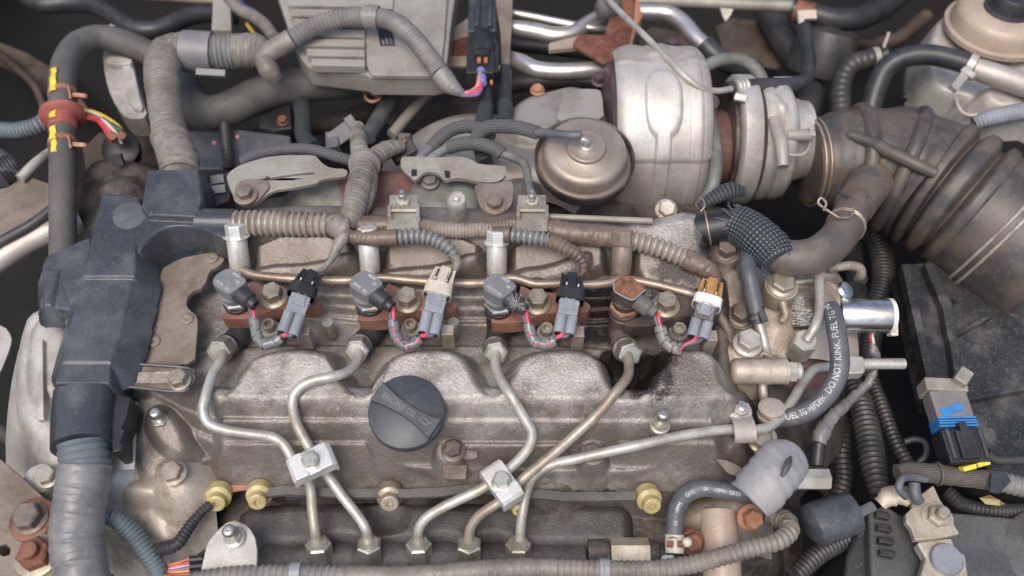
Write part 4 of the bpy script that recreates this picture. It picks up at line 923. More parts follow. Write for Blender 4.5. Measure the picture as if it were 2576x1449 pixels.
hose('steel_tube', 'dusty brown tube leaning diagonally behind the slate one', 'tube', [(1120, 180, -96), (1085, 225, -96), (1035, 280, -96), (985, 340, -96)], 14, 'ecu')
t = thing('copper_clip', 'small copper coloured wire clip below the control box', 'clip', (938, 250, -70))
g = G(); g.tube(pts3([(918, 232, -70), (922, 250, -66), (938, 256, -64), (955, 248, -66), (950, 228, -68)]), 1.5, 8); g.beam(P(925, 228, -68), P(950, 240, -66), 2, 1); part('wire_loop', g, 'rust_light', t)
# sensor plugs on the two branch looms behind the engine
br = thing('harness_branch', 'taped double harness rising over the rear bracket with a ribbed tie', 'harness', (900, 540, 10))
A1 = [(872, 575, 22, 22), (885, 540, 24, 30), (898, 490, 22, 32), (908, 450, 18, 31), (915, 415, 10, 28), (905, 380, 4, 22), (900, 345, -6, 19), (902, 318, -16, 15)]
A2 = [(905, 545, 14, 18), (925, 490, 14, 21), (930, 450, 12, 21), (925, 420, 8, 22), (945, 395, 0, 24), (975, 376, -8, 22), (1010, 368, -16, 17)]
for L in (A1, A2): p, rr = world_tube(L, 24); g = G(); g.tube(p, rr, 24, tape=(3.4, 1.0), wob=.015); part('loom', g, 'tape', br)
c = P(917, 412, 10); dd = (P(915, 400, 6)-P(912, 430, 14)).normalized(); g = G(); g.lathe(c-dd*3.4, dd, [(0, 11.6), (.5, 13), (6.3, 13), (6.8, 11.6)], 40); 
part('tie', g, 'conduit_grey', br)
g = G(); p, rr = world_tube([(872, 580, 24, 20), (860, 600, 24, 17), (845, 630, 20, 13), (832, 655, 16, 10), (812, 678, 12, 7), (795, 686, 10, 5)], 12); g.tube(p, rr, 16, wob=.05, tape=(6, .9)); part('branch_tail', g, 'tape', br)
g = G(); p, rr = world_tube([(840, 560, 22, 26), (860, 572, 25, 32), (880, 570, 25, 28)], 26); g.tube(p, rr, 20, tape=(7, 2.5), wob=.08); part('tape_knot', g, 'tape', br)
t = thing('sensor_plug', 'grey black sensor plug with an orange wire behind the rear bracket', 'plug', (870, 370, -40))
g = G(); g.beam(P(835, 362, -36), P(895, 318, -30), 8, 7); g.beam(P(838, 340, -34), P(840, 380, -34), 6, 6); g.beam(P(880, 325, -30), P(900, 312, -28), 9, 8); part('body', g, 'slate', t, bevel=1)
g = G(); p, rr = world_tube([(893, 316, -24, 4), (902, 312, -20, 4), (906, 326, -16, 4), (905, 345, -8, 4)], 4); g.tube(p, rr, 8); part('wire', g, 'yellow_wire', t)
t = thing('sensor_plug', 'small black sensor plug with a red wire beside the taped branch', 'plug', (1020, 385, -40))
g = G(); g.beam(P(985, 395, -26), P(1040, 365, -24), 8, 6); g.beam(P(1002, 350, -22), P(1035, 352, -22), 5, 5); part('body', g, 'plastic_black', t, bevel=1)
g = G(); g.sphere(P(1018, 355, -16), 2, 10, 6); part('wire', g, 'orange', t)
# tall black plug with bracket at top centre
bk = thing('tall_plug', 'tall black plug with orange locks and blue seals hanging at top centre', 'plug', (1220, 180, -40))
g = G(); g.beam(P(1214, -20, -60), P(1214, 100, -40), 14, 10); g.beam(P(1205, -20, -52), P(1200, 80, -34), 2.5, 8); g.beam(P(1235, -20, -52), P(1232, 80, -34), 2.5, 8); part('holder', g, 'plastic', bk, bevel=1.2)
g = G(); g.tube(pts3([(1214, 95, -30), (1214, 115, -26), (1212, 150, -24)]), [11, 14, 14], 24); g.beam(P(1212, 100, -22), P(1211, 150, -14), 7, 5); part('hood', g, 'plastic_black', bk)
g = G()
for s in range(4): g.beam(P(1200, 112+s*9, -12.5), P(1226, 113+s*9, -12.5), .7, 1.2)
part('rib', g, 'plastic', bk)
g = G(); g.beam(P(1210, 145, -22), P(1208, 200, -20), 13, 8); g.beam(P(1182, 110, -26), P(1184, 195, -24), 3.2, 7); g.beam(P(1246, 120, -26), P(1244, 195, -24), 3.2, 7); part('body', g, 'plastic_black', bk, bevel=1)
g = G()
for u in (1205, 1222): g.beam(P(u, 146, -11), P(u, 158, -11), 1.6, 1)
g.beam(P(1236, 203, -12), P(1236, 212, -12), 1.2, 1); part('lock', g, 'orange', bk)
g = G()
for u, v in ((1210, 179), (1213, 196), (1214, 208)): g.lathe(P(u, v, -14), Vector((0, -.7, .7)), [(0, 4), (3, 4), (3.4, 3)], 16)
part('wire_seal', g, 'blue', bk)
t = thing('rusty_bracket', 'rusty cream bracket plate behind the tall black plug', 'bracket', (1150, 140, -100)); pl_('plate', [(1125, 80), (1185, 40), (1200, 60), (1195, 165), (1130, 165)], -80, 4, t, 'reservoir', .6); pl_('rust_band', [(1130, 105), (1192, 85), (1190, 140), (1130, 140)], -79.3, 1, t, 'rust', .3)
t = thing('bracket_strip', 'upright brown bracket strip beside the tall black plug', 'bracket', (1258, 60, -60)); pl_('strip', [(1240, -20), (1290, -20), (1288, 55), (1280, 180), (1262, 182), (1258, 80)], -44, 6, t, 'brown_plate', 1); g = G(); g.beam(P(1262, 168, -36), P(1264, 188, -36), 3, 2); part('yellow_tag', g, 'yellow', t, bevel=.5)
# ------------------------------------------------------------------ conduits along the rear ledge
rr_c = thing('conduit', 'brown glossy corrugated conduit lying along the back of the valve cover', 'conduit', (1000, 580, 0))
RC = [(588, 562, 18, 34), (650, 562, 18, 34), (740, 564, 18, 33), (830, 566, 18, 31), (900, 566, 18, 26), (980, 567, 18, 25), (1060, 572, 17, 24), (1150, 580, 16, 22), (1230, 578, 16, 21), (1290, 572, 16, 22), (1380, 578, 16, 27), (1460, 590, 16, 27), (1560, 598, 15, 27), (1640, 618, 13, 26), (1720, 648, 10, 26), (1780, 680, 6, 25), (1800, 705, 0, 18)]
p, rr = world_tube(RC, 30)
g = G(); g.tube(p[:4], rr[:4], 28, ridge=(4.9, 2.2, 2)); part('corrugated_tube', g, 'conduit_brown', rr_c)
g = G(); g.tube(p[3:6], rr[3:6], 28, tape=(3, .5)); part('tape_wrap', g, 'tape_brown', rr_c)
g = G(); g.tube(p[5:11], [x*.98 for x in rr[5:11]], 28, ridge=(2.6, .9)); part('fine_tube', g, 'conduit_brown', rr_c)
g = G(); g.tube(p[10:13], [x*1.05 for x in rr[10:13]], 28, tape=(4, .7), wob=.02); part('tape_wrap', g, 'tape_brown', rr_c)
g = G(); g.tube(p[12:15], rr[12:15], 28, ridge=(4.8, 2.2, 2)); part('corrugated_tail', g, 'conduit_brown', rr_c)
g = G(); g.tube(p[14:], [x*1.04 for x in rr[14:]], 28, tape=(4, .9), wob=.03); part('tape_tail', g, 'tape_brown', rr_c)
rc2 = thing('conduit', 'thin slate conduit dipping to the cream plug', 'conduit', (1040, 600, 10))
L = [(886, 596, 22, 17), (940, 600, 24, 20), (1000, 597, 25, 21), (1050, 594, 25, 21), (1090, 602, 24, 20), (1125, 622, 22, 18), (1145, 645, 19, 15), (1150, 662, 17, 12), (1142, 685, 14, 8)]; p, rr = world_tube(L, 20)
g = G(); g.tube(p[:3], [x*1.03 for x in rr[:3]], 22, tape=(3.6, .7)); part('tape_wrap', g, 'tape_brown', rc2)
g = G(); g.tube(p[2:7], rr[2:7], 22, ridge=(4.4, 2.0, 2)); part('corrugated_tube', g, 'conduit_slate', rc2)
g = G(); g.tube(p[6:], [x*1.03 for x in rr[6:]], 18, tape=(4, 1), wob=.06); part('tape_tail', g, 'tape', rc2)
rc3 = thing('conduit', 'thin slate conduit dipping to the oily black plug', 'conduit', (1380, 610, 10))
L = [(1240, 588, 22, 18), (1285, 590, 24, 20), (1330, 596, 25, 20), (1380, 604, 25, 20), (1420, 622, 23, 19), (1450, 640, 20, 18), (1466, 660, 16, 14), (1466, 684, 12, 11), (1450, 700, 10, 8)]; p, rr = world_tube(L, 20)
g = G(); g.tube(p[:2], [x*1.03 for x in rr[:2]], 22, tape=(3.6, .7)); part('tape_wrap', g, 'tape_brown', rc3)
g = G(); g.tube(p[1:4], rr[1:4], 22, ridge=(4.4, 2.0, 2)); part('corrugated_tube', g, 'conduit_slate', rc3)
g = G(); g.tube(p[3:], [x*1.02 for x in rr[3:]], 18, ridge=(3.8, 1.0)); part('brown_tail', g, 'tape_brown', rc3)
# clip brackets with nuts
for u, v, lab in ((1015, 520, 'folded grey harness clip with a nut beside the taped branch'), (1338, 520, 'folded grey harness clip marked 10 near the actuator can')):
    t = thing('harness_clip', lab, 'clip', (u, v+50, 0), 'folded harness clips')
    pl_('back_plate', [(u-35, v-30, 16), (u+35, v-30, 16), (u+38, v+15, 22), (u-36, v+15, 22)], None, 2, t, 'olive', .5)
    pl_('front_tab', [(u-36, v+12, 25), (u+37, v+12, 25), (u+40, v+60, 27), (u-44, v+62, 27)], None, 2, t, 'olive', .5)
    g = G()
    for s in (-34, 37): g.beam(P(u+s, v+2, 24), P(u+s, v+30, 28), 1.4, 3)
    g.beam(P(u-34, v+10, 27), P(u+36, v+10, 27), 1.2, 1.6); part('fold', g, 'olive', t, bevel=.4)
    a = P(u, v-8, 18); bolt(t, a, Z, 6, 4.5, 8, 1, 'pipe_zinc', wash=0, name='nut'); g = G(); g.lathe(a+Z*5, Z, [(0, 3), (7, 3), (7.5, 2.4), (10, 1.8), (10.3, 0)], 16); part('stud', g, 'steel', t)
    g = G(); xd = (P(u+30, v+40, 27)-P(u-30, v+40, 27)).normalized(); yd = (P(u, v+20, 25.5)-P(u, v+55, 27.5)).normalized(); text_plane(g, '10' if u > 1200 else '15', P(u-14, v+44, 26.4), xd, yd, 7, .3); part('lettering', g, 'olive', t)
# round cap sleeve and the bolt-down tab
t = thing('pillar_nut', 'upright tubular sleeve nut with a shiny domed top behind the conduit', 'nut', (1152, 560, 0)); a = P(1152, 545, 8); k = S(a)
g = G(); g.lathe(a, Z, [(0, 23*k), (14, 23*k), (15, 24*k), (22, 24*k), (23, 22*k), (20.5, 20*k), (20.5, 9*k), (23.5, 7*k), (24.5, 3*k), (24.6, 0)], 32); part('sleeve', g, 'cast_clean', t)
# rear olive bracket
ob = thing('heat_bracket', 'long olive grey stamped bracket behind the conduits with slots', 'bracket', (930, 500, -20))
z1 = 0
o2 = lambda L: [(566+x/3.18, 352+y/3.18) for x, y in L]     # coordinates read from a strip of the photograph
pl_('left_arm', o2([(10, 280), (60, 235), (130, 195), (240, 160), (330, 135), (480, 120), (720, 118), (745, 150), (790, 195), (850, 225), (980, 230), (980, 290), (850, 300), (760, 320), (740, 345), (640, 365), (520, 385), (400, 400), (330, 440), (250, 510), (150, 520), (100, 500), (50, 420), (20, 340)]), 6, 3.5, ob, 'olive', 1.0, 1, [o2([(320, 295), (335, 285), (365, 298), (690, 255), (715, 262), (715, 275), (560, 285), (340, 320)])])
pl_('right_arm', o2([(1405, 140), (1450, 130), (1760, 140), (1830, 128), (1930, 140), (1990, 165), (2030, 195), (2235, 205), (2250, 220), (2245, 300), (2150, 345), (2000, 330), (1900, 300), (1810, 310), (1760, 330), (1700, 260), (1600, 250), (1520, 330), (1490, 300), (1405, 230)]), 6, 3.5, ob, 'olive', 1.0, 1)
pl_('mounting_ear', o2([(1990, 340), (2160, 350), (2250, 320), (2310, 330), (2310, 470), (2280, 540), (2200, 600), (2120, 600), (2050, 550), (2010, 460)]), 10, 4, ob, 'brown_plate', 1, 1)
pl_('left_ear', o2([(60, 400), (130, 310), (330, 310), (360, 370), (320, 420), (240, 510), (120, 510)]), 8.5, 3, ob, 'brown_plate', .8, 1)
for L in ([(165, 435)], [(2160, 510)]):
    q = o2(L)[0]; bolt(ob, P(q[0], q[1]+4, 10), Z, 6.5, 6, 9.5, 1.8, 'brown_plate')
pl_('slot_shade', o2([(1490, 235), (1535, 235), (1535, 285), (1490, 290)]), 6.4, 1.5, ob, 'label_black', 0); pl_('slot_shade', o2([(1755, 240), (1800, 250), (1800, 305), (1760, 300)]), 6.4, 1.5, ob, 'label_black', 0)  # black plates laid on the arm paint the shade of open slots
em2 = thing('exhaust_manifold', 'green-grey and red-brown cast manifold behind the olive bracket', 'manifold', (1000, 510, -60))
relief('runner', 'cast_green', em2, [
    (o2([(545, 380), (760, 320), (960, 300), (970, 520), (800, 515), (640, 470)]) and [(x, y, -16) for x, y in o2([(545, 380), (760, 320), (960, 300), (970, 520), (800, 515), (640, 470)])], 7, 1.2),
    ([(x, y, -8) for x, y in o2([(1500, 400), (1530, 320), (1620, 285), (1720, 300), (1790, 335), (1900, 330), (1980, 380), (2010, 450), (1990, 545), (1500, 540)])], 7, 1.2),
    ([(x, y, -16) for x, y in o2([(2200, 360), (2400, 280), (2420, 420), (2300, 520), (2200, 500)])], 7, 1.2)], 1.2, -60)
relief('flange', 'red_cast', em2, [([(x, y, -12) for x, y in o2([(900, 250), (1500, 245), (1560, 330), (1480, 545), (1080, 540), (950, 400)])], 6, 1.2)], 1.4, -50)
bolt(em2, P(566+1640/3.18, 352+340/3.18, -6), Z, 6, 4, 8, 2, 'cast_green')
# braided hoses
BG = 'braided hoses behind the engine'
for lab, L, r in (('braided hose lying along the back of the olive bracket', [(606, 408, -4), (650, 388, -2), (720, 375, 0), (790, 378, 0), (850, 395, -2), (895, 408, -6)], 14),
                  ('braided hose curving from the olive bracket up to the plug cables', [(1085, 372, -14), (1110, 345, -10), (1140, 325, -8), (1180, 318, -8), (1215, 330, -10), (1235, 350, -12)], 17),
                  ('braided hose leading to the rubber end on the actuator can', [(1196, 358, -8), (1206, 335, -2), (1230, 320, 4), (1270, 318, 10), (1310, 322, 16), (1352, 334, 22)], 18),
                  ('short braided hose dipping right above the olive bracket', [(1125, 372, -6), (1160, 362, -4), (1200, 362, -4), (1245, 375, -4), (1262, 388, -6)], 18)):
    hose('braided_hose', lab, 'hose', L, r, 'braid', BG, seg=20)
hose('rubber_hose', 'thin black rubber hose end pushed onto the actuator nipple', 'hose', [(1345, 332, 22), (1390, 336, 28), (1430, 340, 32), (1462, 340, 34)], 11.5, 'slate')
hose('steel_tube', 'pale green grey bent tube ending at the clip marked 10', 'tube', [(1255, 385, -6, 10), (1290, 396, -4, 11), (1318, 412, 0, 11), (1328, 450, 6, 11), (1335, 490, 16, 9), (1338, 508, 24, 6)], 11, 'cast_green')
for lab, L in (('grey tube stub emerging from the braided curve above the bracket', [(1095, 362, -14), (1060, 395, -12), (1045, 415, -14)]), ('grey tube stub emerging from the short braided hose', [(1130, 370, -8), (1090, 395, -8), (1070, 412, -10)])): hose('steel_tube', lab, 'tube', L, 12, 'grey_plastic2')
for lab, L in (('black cable dropping from the tall plug into a frayed braid', [(1216, 205, -30), (1222, 250, -28), (1222, 290, -26), (1215, 310, -26)]), ('black cable beside the yellow tag dropping into a frayed braid', [(1268, 175, -40), (1270, 230, -36), (1270, 270, -32)])):
    hose('cable', lab, 'cable', L, 18, 'rubber', seg=18)
for lab, L in (('frayed dark braid below the tall plug', [(1222, 270, -24), (1216, 300, -22), (1206, 330, -22), (1212, 380, -20), (1222, 410, -22)]), ('frayed dark braid below the yellow tag', [(1270, 262, -30), (1272, 285, -28), (1268, 312, -26)])):
    hose('braided_hose', lab, 'hose', L, 20, 'braid_dark', seg=20)

# ------------------------------------------------------------------ turbocharger
dm = thing('heat_shield', 'dull crumpled aluminium heat shield left of the turbo', 'shield', (1150, 390, -60))
relief('sheet', 'shield_dull', dm, [
    ([(985, 400, -50), (1040, 330, -46), (1110, 285, -44), (1200, 275, -44), (1290, 290, -40), (1390, 320, -36), (1400, 420, -30), (1330, 440, -30), (1060, 420, -40)], 12, 1.4, 2),
    ([(1290, 270, -30), (1330, 235, -36), (1400, 222, -38), (1440, 210, -40), (1520, 235, -34), (1530, 300, -24), (1400, 330, -20), (1290, 330, -24)], 8, 1.6, 2)], 1.5, -100)
pl_('flap', [(1415, 225), (1500, 222), (1516, 232), (1520, 310), (1395, 320)], -18, 2.5, dm, 'shield_dull', .6, 1)
bolt(dm, P(1352, 228, -34), Z, 5.5, 4, 7, 1, 'rust_light')
sh = thing('turbo_shield', 'bright silver barrel heat shield with an embossed drop over the turbo', 'shield', (1640, 540, -60))
# curved skin: columns along the barrel, rows round it
def shield_surface():
    g = G(); nu, nv = 110, 150; C0 = P(1640, 335, -62); R0 = 205*S(C0); W = 108*S(C0)
    def st(a, b, x): x = min(1, max(0, (x-a)/(b-a))); return x*x*(3-2*x)
    for j in range(nv+1):
        t = j/nv; a = R(38)+(R(226)-R(38))*t
        for i in range(nu+1):
            x = -1+2*i/nu; r = R0-6*abs(x)**9
            q = (abs((x+.05)/.36)**2.6+abs((t-.40)/.115)**2.6); e = st(1.3, .75, q)                # embossed drop
            if t > .46: e = max(e, st(.17, .11, abs(x+.05)))                                      # and its stem
            e *= 2.4
            e += 1.7*math.exp(-((t-.235-.012*math.cos(x*3))/.008)**2)*(.25+abs(x)**1.5)            # pressed crease near the top
            e += 1.5*st(.605, .595, t)-.2*math.exp(-((t-.6)/.01)**2)                             # lapped lower sheet
            if t < .2: e += 1.6*st(.26, .16, abs(x+.05))+1.2*math.sin(x*8)*(.2-t)*4
            e += 1.2*st(.50, .56, x)*st(.80, .74, x)*st(.1, .16, t)+.16*math.sin(x*9+t*14)+.14*math.sin(x*4-t*23)
            g.v.append(Vector((C0.x+x*W*(1-.05*max(0, .25-t)*4), C0.y+(r+e)*math.cos(a), C0.z+(r+e)*math.sin(a))))
    for j in range(nv):
        for i in range(nu): g.f.append([j*(nu+1)+i, j*(nu+1)+i+1, (j+1)*(nu+1)+i+1, (j+1)*(nu+1)+i])
    return g
o = part('skin', shield_surface(), 'shield', sh, 0); md = o.modifiers.new('thick', 'SOLIDIFY'); md.thickness = .0015; md.offset = -1
bolt(sh, P(1675, 528, -8), Vector((0, -.4, .9)), 7, 6, 9, 2, 'cast_warm')
tb_ = thing('turbo_housing', 'purple-brown cast turbine housing showing round the silver shield', 'turbo', (1600, 480, -110))
xa = Vector((1, 0, 0)); c = P(1640, 335, -62); k = S(c); g = G(); g.lathe(c-xa*128*k, xa, [(0, 90*k), (4, 170*k), (12, 185*k), (62, 188*k), (70, 180*k), (76, 120*k)], 48); part('volute', g, 'purple_cast', tb_)
g = G(); c2 = P(1748, 372, -66); g.lathe(c2, xa, [(0, 130*k), (5, 128*k), (9, 100*k), (30, 92*k)], 40); part('centre_housing', g, 'red_cast', tb_)
for u, v in ((1508, 205), (1690, 118)): bolt(tb_, P(u, v, -40), Z, 6, 7, 8, 2, 'purple_cast')
ac = thing('actuator_can', 'round metal boost actuator can with a stepped lid and central nipple', 'actuator', (1470, 430, -30))
n_ = Vector((.02, -.10, .99)).normalized(); c = P(1470, 402, 0); k = S(c)
g = G(); g.lathe(c-n_*10, n_, [(-8, 60*k), (-4, 112*k), (4, 124*k), (10, 126*k), (13, 127*k), (14, 125*k), (13, 121*k), (8, 118*k), (6, 100*k)], 64); part('lower_bowl', g, 'cast_dark', ac)
g = G(); g.lathe(c-n_*2, n_, [(-4, 118*k), (0, 117*k), (2, 107*k), (3.5, 105*k), (12, 104*k), (14.5, 101*k), (16.5, 95*k), (17.4, 86*k), (17.6, 52*k), (18.2, 49.5*k), (21, 48*k), (21.8, 45*k), (21.6, 26*k), (22.4, 22*k), (22.4, 0)], 72); part('lid', g, 'can_tan', ac)
cc = c+n_*19; g = G(); g.tube([cc, cc+n_*5, cc+n_*7.5+Vector((-2, .6, 0)), cc+n_*8+Vector((-6, 1, 0))], [4, 3.4, 3, 2.8], 16); g.lathe(cc, n_, [(0, 6), (1.5, 5.4), (2.2, 3.6)], 20); part('nipple', g, 'zinc', ac)
# compressor
cp = thing('compressor_housing', 'pale grey aluminium compressor housing with a silver ring clamp', 'turbo', (1920, 480, -110))
cx = P(1905, 352, -66); q_ = S(cx)
g = G(); g.lathe(cx-xa*92*q_, xa, [(0, 90*q_), (2, 138*q_), (5, 142*q_), (7, 136*q_)], 48); part('back_plate', g, 'cast_dark', cp)
g = G(); g.lathe(cx-xa*76*q_, xa, [(0, 140*q_), (1, 156*q_), (3, 161*q_), (17, 161*q_), (19, 157*q_), (20, 142*q_)], 64); part('ring_clamp', g, 'shield', cp)
g = G(); g.lathe(cx-xa*14*q_, xa, [(0, 145*q_), (4, 151*q_), (9, 150*q_), (12, 144*q_), (15, 150*q_), (22, 149*q_), (26, 144*q_), (30, 128*q_), (33, 108*q_), (44, 98*q_), (50, 96*q_), (51, 80*q_)], 64); part('volute', g, 'cast_clean', cp)
for v0, v1 in ((300, 420), (250, 300)):
    g = G(); p, rr = world_tube([(1945, v0, -14, 14), (1965, (v0+v1)/2, -14, 17), (1970, v1, -20, 14)], 14); g.tube(p, rr, 14); part('cast_web', g, 'cast_clean', cp)
for a in (18, 50, 128):
    d = Vector((0, math.cos(R(a)), math.sin(R(a)))); b = cx+xa*14+d*141*q_; g = G(); g.lathe(b-xa*3, xa, [(0, 5.5), (18, 5.5), (19, 5)], 16); part('bolt_lug', g, 'cast_clean', cp); bolt(cp, b+xa*16, xa, 4.5, 5, 6, 1.2, 'cast_clean')
g = G(); g.tube([cx-xa*16+Vector((0, 50, 16)), cx-xa*16+Vector((0, 42, 34)), cx-xa*14+Vector((0, 32, 44))], 1.6, 10); a = P(1858, 258, -22); g.beam(a-xa*6, a+xa*6, 4, 3); part('clamp_screw', g, 'zinc', cp)
hose('coolant_pipe', 'dull grey-green water pipe running down beside the turbo centre', 'pipe', [(1772, 245, -28, 18), (1785, 300, -24, 17), (1797, 360, -24, 17), (1802, 420, -26, 16), (1788, 480, -34, 16), (1760, 520, -50, 15)], 17, 'cast_green')
t = thing('banjo_bolt', 'dull grey banjo fitting at the top of the turbo water pipe', 'bolt', (1778, 270, -30)); g = G(); g.lathe(P(1778, 270, -26), Z, [(0, 10), (8, 10), (9, 8)], 24); part('eye', g, 'cast_green', t); bolt(t, P(1774, 256, -16), Z, 6, 5, 7.5, 1.2, 'cast_green')
hose('rubber_hose', 'short greenish hose arching over the compressor top', 'hose', [(1758, 200, -30, 14), (1768, 175, -28, 15), (1800, 155, -28), (1845, 148, -30), (1885, 160, -34), (1912, 190, -40), (1925, 225, -50)], 16, 'cast_green')
hose('steel_tube', 'thin bright steel tube running diagonally over the turbo shield', 'tube', [(1520, -10, -30, 7), (1560, 30, -14), (1620, 88, 8), (1690, 158, 20), (1730, 198, 20), (1762, 221, 16), (1800, 229, 6), (1838, 224, -4)], 8, 'cast_clean')
t = thing('rubber_hose', 'black rubber hose on the thin steel tube turning up behind the compressor', 'hose', (1950, 215, -30))
p, rr = world_tube([(1828, 224, -8), (1870, 218, -10), (1930, 214, -14), (1990, 212, -20), (2025, 200, -28), (2034, 165, -36), (2030, 120, -44), (2024, 70, -52)], 18); g = G(); g.tube(p, rr, 22); part('hose_wall', g, 'hose_black', t)
q, qr = world_tube([(1846, 222, -8, 21), (1862, 220, -9, 21), (1878, 218, -10, 21)], 21); g = G(); g.tube(q, qr, 24, ridge=(4, .8)); g.beam(P(1848, 244, -4), P(1876, 250, -4), 3, 2.5); part('spring_clip', g, 'cast_clean', t)
# top centre pipework
hose('coolant_pipe', 'bright bent aluminium pipe crossing behind the rusty bracket', 'pipe', [(1270, 68, -66, 20), (1340, 78, -66), (1400, 90, -66), (1440, 84, -66), (1490, 55, -66), (1540, 35, -66), (1610, 30, -66), (1680, 34, -66), (1715, 55, -66), (1750, 95, -66), (1790, 132, -68)], 22, 'shield_bright')
hose('coolant_pipe', 'thin bright aluminium tube above the bent pipe', 'pipe', [(1270, 30, -62), (1340, 42, -62), (1420, 58, -62), (1500, 72, -64), (1540, 70, -70)], 10, 'shield_bright')
hose('coolant_pipe', 'bright short aluminium pipe entering behind the turbo shield', 'pipe', [(1270, 145, -66, 20), (1310, 158, -64), (1345, 174, -62), (1400, 180, -62), (1470, 178, -62), (1520, 176, -64)], 22, 'shield_bright')
hose('rubber_hose', 'black hose end clamped on the bent aluminium pipe', 'hose', [(1772, 112, -66), (1800, 140, -70), (1850, 165, -80), (1900, 180, -95)], 27, 'hose_black')
rb = thing('rusty_bracket', 'red rusty pressed bracket standing above the turbo shield', 'bracket', (1540, 150, -80))
pl_('plate', [(1530, -30), (1600, -30), (1615, 40), (1600, 90), (1580, 132), (1520, 160), (1470, 130), (1440, 110), (1455, 85), (1520, 88), (1535, 40)], -44, 4, rb, 'rust', 1, 0)
pl_('edge_flange', [(1600, -20), (1617, 38), (1604, 62), (1584, 135), (1578, 132), (1594, 60)], -36, 14, rb, 'rust_light', .6)
g = G(); g.lathe(P(1530, 20, -44), Vector((0, -.5, .8)), [(0, 14), (8, 13), (12, 10), (14, 6), (14, 0)], 20); part('rubber_mount', g, 'rubber_grey', rb)
pl_('cream_foot', [(1380, 108), (1470, 85), (1480, 115), (1380, 125)], -54, 6, rb, 'reservoir', 1)
hose('steel_tube', 'long olive painted tube crossing the top edge', 'tube', [(1560, 0, -100), (1700, 4, -100), (1850, 10, -100), (2000, 16, -100)], 15, 'olive')
t = thing('pipe_bracket', 'small white painted bracket hanging on the olive tube', 'bracket', (1830, 40, -100)); pl_('plate', [(1812, 20), (1845, 22), (1838, 38), (1826, 52), (1818, 40)], -92, 2, t, 'cream', .4)
t = thing('rubber_hose', 'wide black hose with a rusty clamp at the top edge', 'hose', (2080, 50, -110))
p, rr = world_tube([(1990, 22, -100, 27), (2040, 34, -100, 28), (2090, 46, -100, 28), (2150, 48, -102, 29), (2200, 30, -108, 30), (2260, -10, -118, 30)], 28); g = G(); g.tube(p, rr, 26); part('hose_wall', g, 'rubber', t)
q, qr = world_tube([(2000, 26, -100, 30), (2020, 32, -100, 30), (2042, 37, -100, 30)], 30); g = G(); g.tube(q, qr, 26); part('clamp', g, 'rust', t)
g = G(); g.beam(P(2006, 40, -90), P(2052, 38, -90), 5, 3); g.beam(P(2014, 42, -88), P(2018, 78, -88), 3, 2); part('clamp_ear', g, 'cream', t, bevel=.5)
t = thing('motor_can', 'dark rounded motor can in shadow behind the black hoses', 'motor', (2060, 150, -150)); g = G(); g.lathe(P(2050, 190, -150), Vector((.2, .5, .8)), [(0, 10), (2, 34), (30, 36), (50, 30), (56, 0)], 32); part('can', g, 'conduit_dark', t)
hose('vacuum_hose', 'dim slate hose in the shadow beside the compressor', 'hose', [(1930, 20, -150), (1960, 80, -150), (2010, 160, -150), (2040, 240, -150), (2010, 320, -140)], 34, 'conduit_dark')
# ------------------------------------------------------------------ brake unit, top right
bu = thing('brake_unit', 'cream cast brake unit with a round tan reservoir and black cap', 'reservoir', (2480, 250, -110))
relief('casting', 'cast_clean', bu, [([(2345, 60, -70), (2400, 10, -70), (2600, 0, -70), (2640, 280, -70), (2500, 285, -76), (2440, 240, -76), (2370, 235, -78), (2330, 190, -78)], 4, 6, 2),
    ([(2470, 210, -58), (2640, 190, -58), (2640, 270, -60), (2500, 270, -62)], 5, 2.5, 2)], 1.5, -115)
a = P(2505, 75, -66); k = S(a); g = G(); g.lathe(a, Vector((0, .08, 1)), [(0, 128*k), (5, 128*k), (6, 118*k), (18, 112*k), (22, 108*k), (26, 96*k), (27, 60*k), (27, 0)], 64); part('reservoir_drum', g, 'reservoir', bu)
g = G(); a2 = a+Z*27; g.lathe(a2, Vector((0, .08, 1)), [(0, 58*k), (2, 56*k), (3, 50*k), (16, 48*k), (18, 44*k), (18, 0)], 40); part('cap', g, 'rubber', bu)
g = G(); g.tube(pts3([(2450, 172, -44), (2500, 188, -44), (2560, 208, -46), (2620, 230, -48)]), [10.5, 11, 11, 11], 24); part('outlet_tube', g, 'shield', bu)
t = thing('rubber_hose', 'glossy black hose clamped to the brake unit outlet', 'hose', (2300, 150, -80))
p, rr = world_tube([(2185, 300, -100), (2192, 262, -92), (2206, 215, -80), (2228, 172, -68), (2270, 146, -58), (2330, 138, -50), (2390, 148, -46), (2450, 168, -44), (2474, 180, -44)], 26); g = G(); g.tube(p, rr, 24); part('hose_wall', g, 'hose_black', t)
q, qr = world_tube([(2432, 162, -44, 29), (2450, 169, -44, 29)], 29); g = G(); g.tube(q, qr, 24); g.beam(P(2424, 190, -36), P(2396, 225, -36), 4, 2.5); g.beam(P(2420, 176, -34), P(2450, 196, -34), 3, 3); part('clamp', g, 'cast_clean', t)
hose('vacuum_hose', 'dark ribbed vacuum hose standing left of the glossy one', 'hose', [(2120, 320, -110), (2114, 260, -104), (2118, 205, -96), (2140, 165, -88), (2180, 150, -84), (2230, 140, -80)], 26, 'conduit_dark', ridge=(18, 2))
t = thing('hose_clip', 'small tan wire clip on the ribbed vacuum hose', 'clip', (2200, 150, -80)); q, qr = world_tube([(2196, 148, -82, 28), (2210, 145, -81, 28)], 28); g = G(); g.tube(q, qr, 20); g.beam(P(2222, 120, -70), P(2236, 82, -64), 1.6, 1); part('band', g, 'olive', t)
